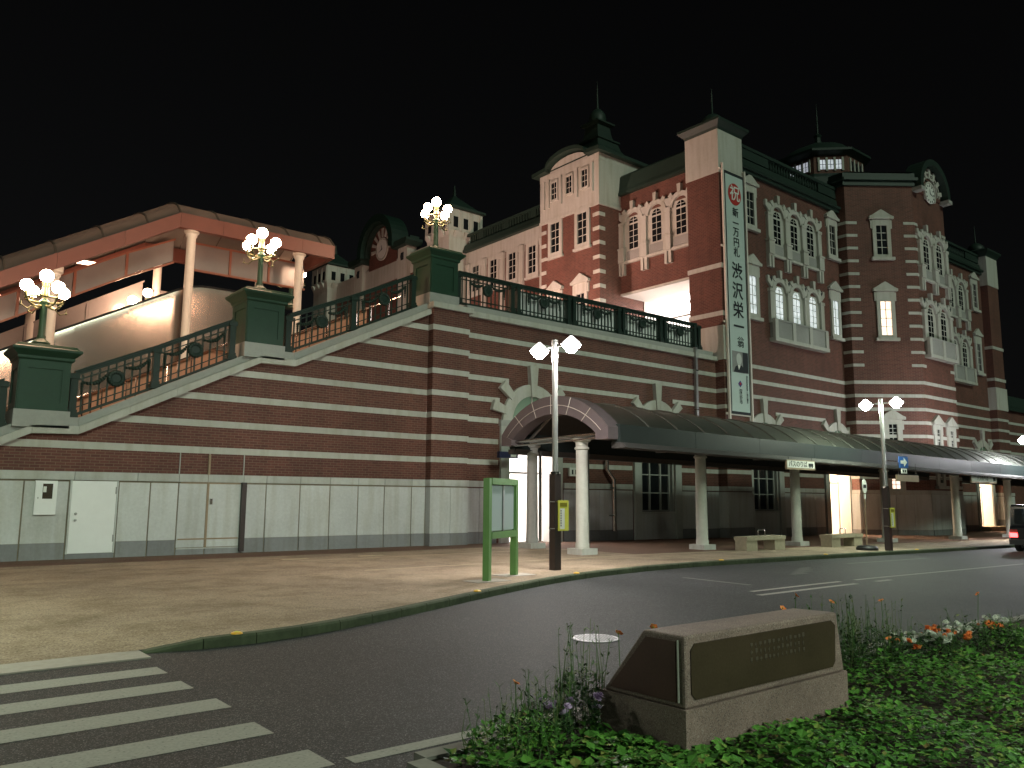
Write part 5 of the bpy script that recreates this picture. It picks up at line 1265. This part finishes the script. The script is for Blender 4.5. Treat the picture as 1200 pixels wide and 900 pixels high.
clump(3.42, 4.12, .34, .26, 700, 'small leafy plant with thin stems at the left bed corner', wisp=26, mat='leaf_cover')
clump(3.75, 4.26, .26, .28, 650, 'leafy plant with thin stems left of the monument', wisp=26)
clump(4.22, 4.38, .22, .42, 800, 'dark leafy plant against the left end of the monument', wisp=30)
clump(6.75, 4.15, .36, .34, 900, 'leafy plant just right of the monument', wisp=34)
clump(7.35, 4.18, .40, .42, 1200, 'tall stemmed dark plant beyond the right end of the monument', wisp=44)
clump(8.00, 4.12, .40, .38, 1200, 'dark leafy plant with tall thin stems left of the orange flowers', wisp=44)
clump(8.9, 4.05, .5, .24, 900, 'low leafy plant under the orange and white flowers', wisp=20)
clump(10.0, 3.95, .6, .24, 1000, 'low leafy plant at the right picture edge', wisp=26)
clump(5.2, 4.36, .5, .30, 700, 'thin stemmed plant behind the monument', wisp=40)
# --- flowers
PET = MB()
for k in range(5):
    a = 2*math.pi*k/5; c, s = math.cos(a), math.sin(a)
    PET._add([(0,0,0),(c*.022-s*.018,s*.022+c*.018,.012),(c*.034,s*.034,.016),(c*.022+s*.018,s*.022-c*.018,.012)], [(0,1,2),(0,2,3)])
PETm = PET.mesh('petals', norm=False); CEN = MB().sphere((0,0,.006), .009, 7, 5).mesh('centre')
def poppy(x, y, h, lab, sc_=1.0, mat='petal_orange'):
    t = empty('poppy', (x, y, -.02), lab, 'flower', 'orange poppies in the bed')
    l = Vector((R.uniform(-.06,.06), R.uniform(-.06,.06), h))
    MB().tube([(0,0,0), tuple(l*.5+Vector((.015,.01,0))), tuple(l)], [.005,.004,.003], 5).build('stem', 'grass_blade', t, world=False)
    o = sub('petals', variant(PETm, mat), None, t, tuple(l)); o.scale = (sc_,)*3; o.rotation_euler = (R.uniform(-.9,-.3), R.uniform(-.6,.2), R.uniform(0,6))
    o = sub('centre', CEN, 'sign_olive', t, tuple(l)); o.scale = (sc_,)*3
for x, y, h, lb in ((3.50,4.22,.42,'orange poppy standing alone at the left corner of the bed'),(4.66,4.38,.60,'orange poppy left of the monument top in front of the manhole'),(5.0,4.38,.62,'small poppy just behind the left part of the monument'),
    (6.85,4.32,.74,'taller of the two orange poppies above the right end of the monument'),(6.86,4.30,.62,'lower of the two orange poppies above the right end of the monument'),(7.68,4.32,.62,'orange poppy on a tall stem in the dark plant right of the monument'),
    (8.60,4.30,.56,'orange poppy standing over the dark plant left of the marigolds'),(10.7,4.2,.50,'orange poppy near the right picture edge'),(7.9,3.95,.30,'low orange poppy inside the dark leafy plant')):
    poppy(x, y, h, lb, 1.0)
def blossoms(x, y, r, h, n, mat, nm, lab, grp):
    t = empty(nm, (x, y, -.02), lab, 'flower', grp); m = MB()
    for _ in range(120):
        d = rv(); rr = r*math.sqrt(R.random()); p = Vector((d.x*rr, d.y*rr, R.uniform(0, h*.9))); e = rv(); e.z = R.uniform(0, .9); e.normalize(); leaf(m, p, e, Vector((0,0,1)), R.uniform(.03,.055), .013)
    kind(m.build('foliage', 'leaf_dark', t, norm=False, world=False), 'stuff')
    hd = K.get(('bl', mat))
    if hd is None:
        q = MB()
        for ring, (rr, zz, kk) in enumerate(((.034,.0,9),(.024,.012,7),(.012,.02,5))):
            for k in range(kk):
                a = 2*math.pi*k/kk+ring*.4; c, s = math.cos(a), math.sin(a); ww = rr*.42
                q._add([(0,0,zz-.004),(c*rr*.6-s*ww,s*rr*.6+c*ww,zz+.008),(c*rr,s*rr,zz+.010),(c*rr*.6+s*ww,s*rr*.6-c*ww,zz+.008)], [(0,1,2),(0,2,3)])
        hd = q.mesh('blossom', norm=False); hd.materials.append(MATS[mat]); K[('bl', mat)] = hd
    for _ in range(n):
        d = rv(); rr = r*math.sqrt(R.random()); o = sub('blossom', hd, None, t, (d.x*rr, d.y*rr, h*R.uniform(.75, 1.15))); o.rotation_euler = (R.uniform(-.9,.1), R.uniform(-.6,.3), R.uniform(0,6)); s = R.uniform(.8,1.3); o.scale = (s,s,s)
for x, y, mt, nm, lb in ((8.35,3.95,'petal_orange','marigold','leftmost marigold clump by the pale kerb'),(8.75,4.12,'petal_white','white_flower','white flower clump between marigolds by the pale kerb'),(8.9,3.92,'petal_white','white_flower','white flower clump in front of the marigolds'),(9.3,4.1,'petal_orange','marigold','tallest marigold clump right of the white flowers'),
    (9.25,3.80,'petal_orange','marigold','marigold clump lowest in front of the white flowers'),(9.9,4.05,'petal_white','white_flower','white flower clump close to the right picture edge'),(10.2,3.9,'petal_orange','marigold','marigold clump at the right picture edge'),(10.8,4.05,'petal_white','white_flower','white flower clump cut by the right picture edge')):
    blossoms(x, y, .17, .22, 9 if nm == 'marigold' else 14, mt, nm, lb, 'marigolds and white flowers by the kerb')
blossoms(3.80, 4.18, .12, .24, 9, 'petal_lilac', 'lilac_flower', 'lilac flowers in the leaves left of the monument', 'lilac flowers'); blossoms(4.10, 4.10, .05, .26, 4, 'petal_lilac', 'lilac_flower', 'lilac flowers touching the left end of the monument', 'lilac flowers')
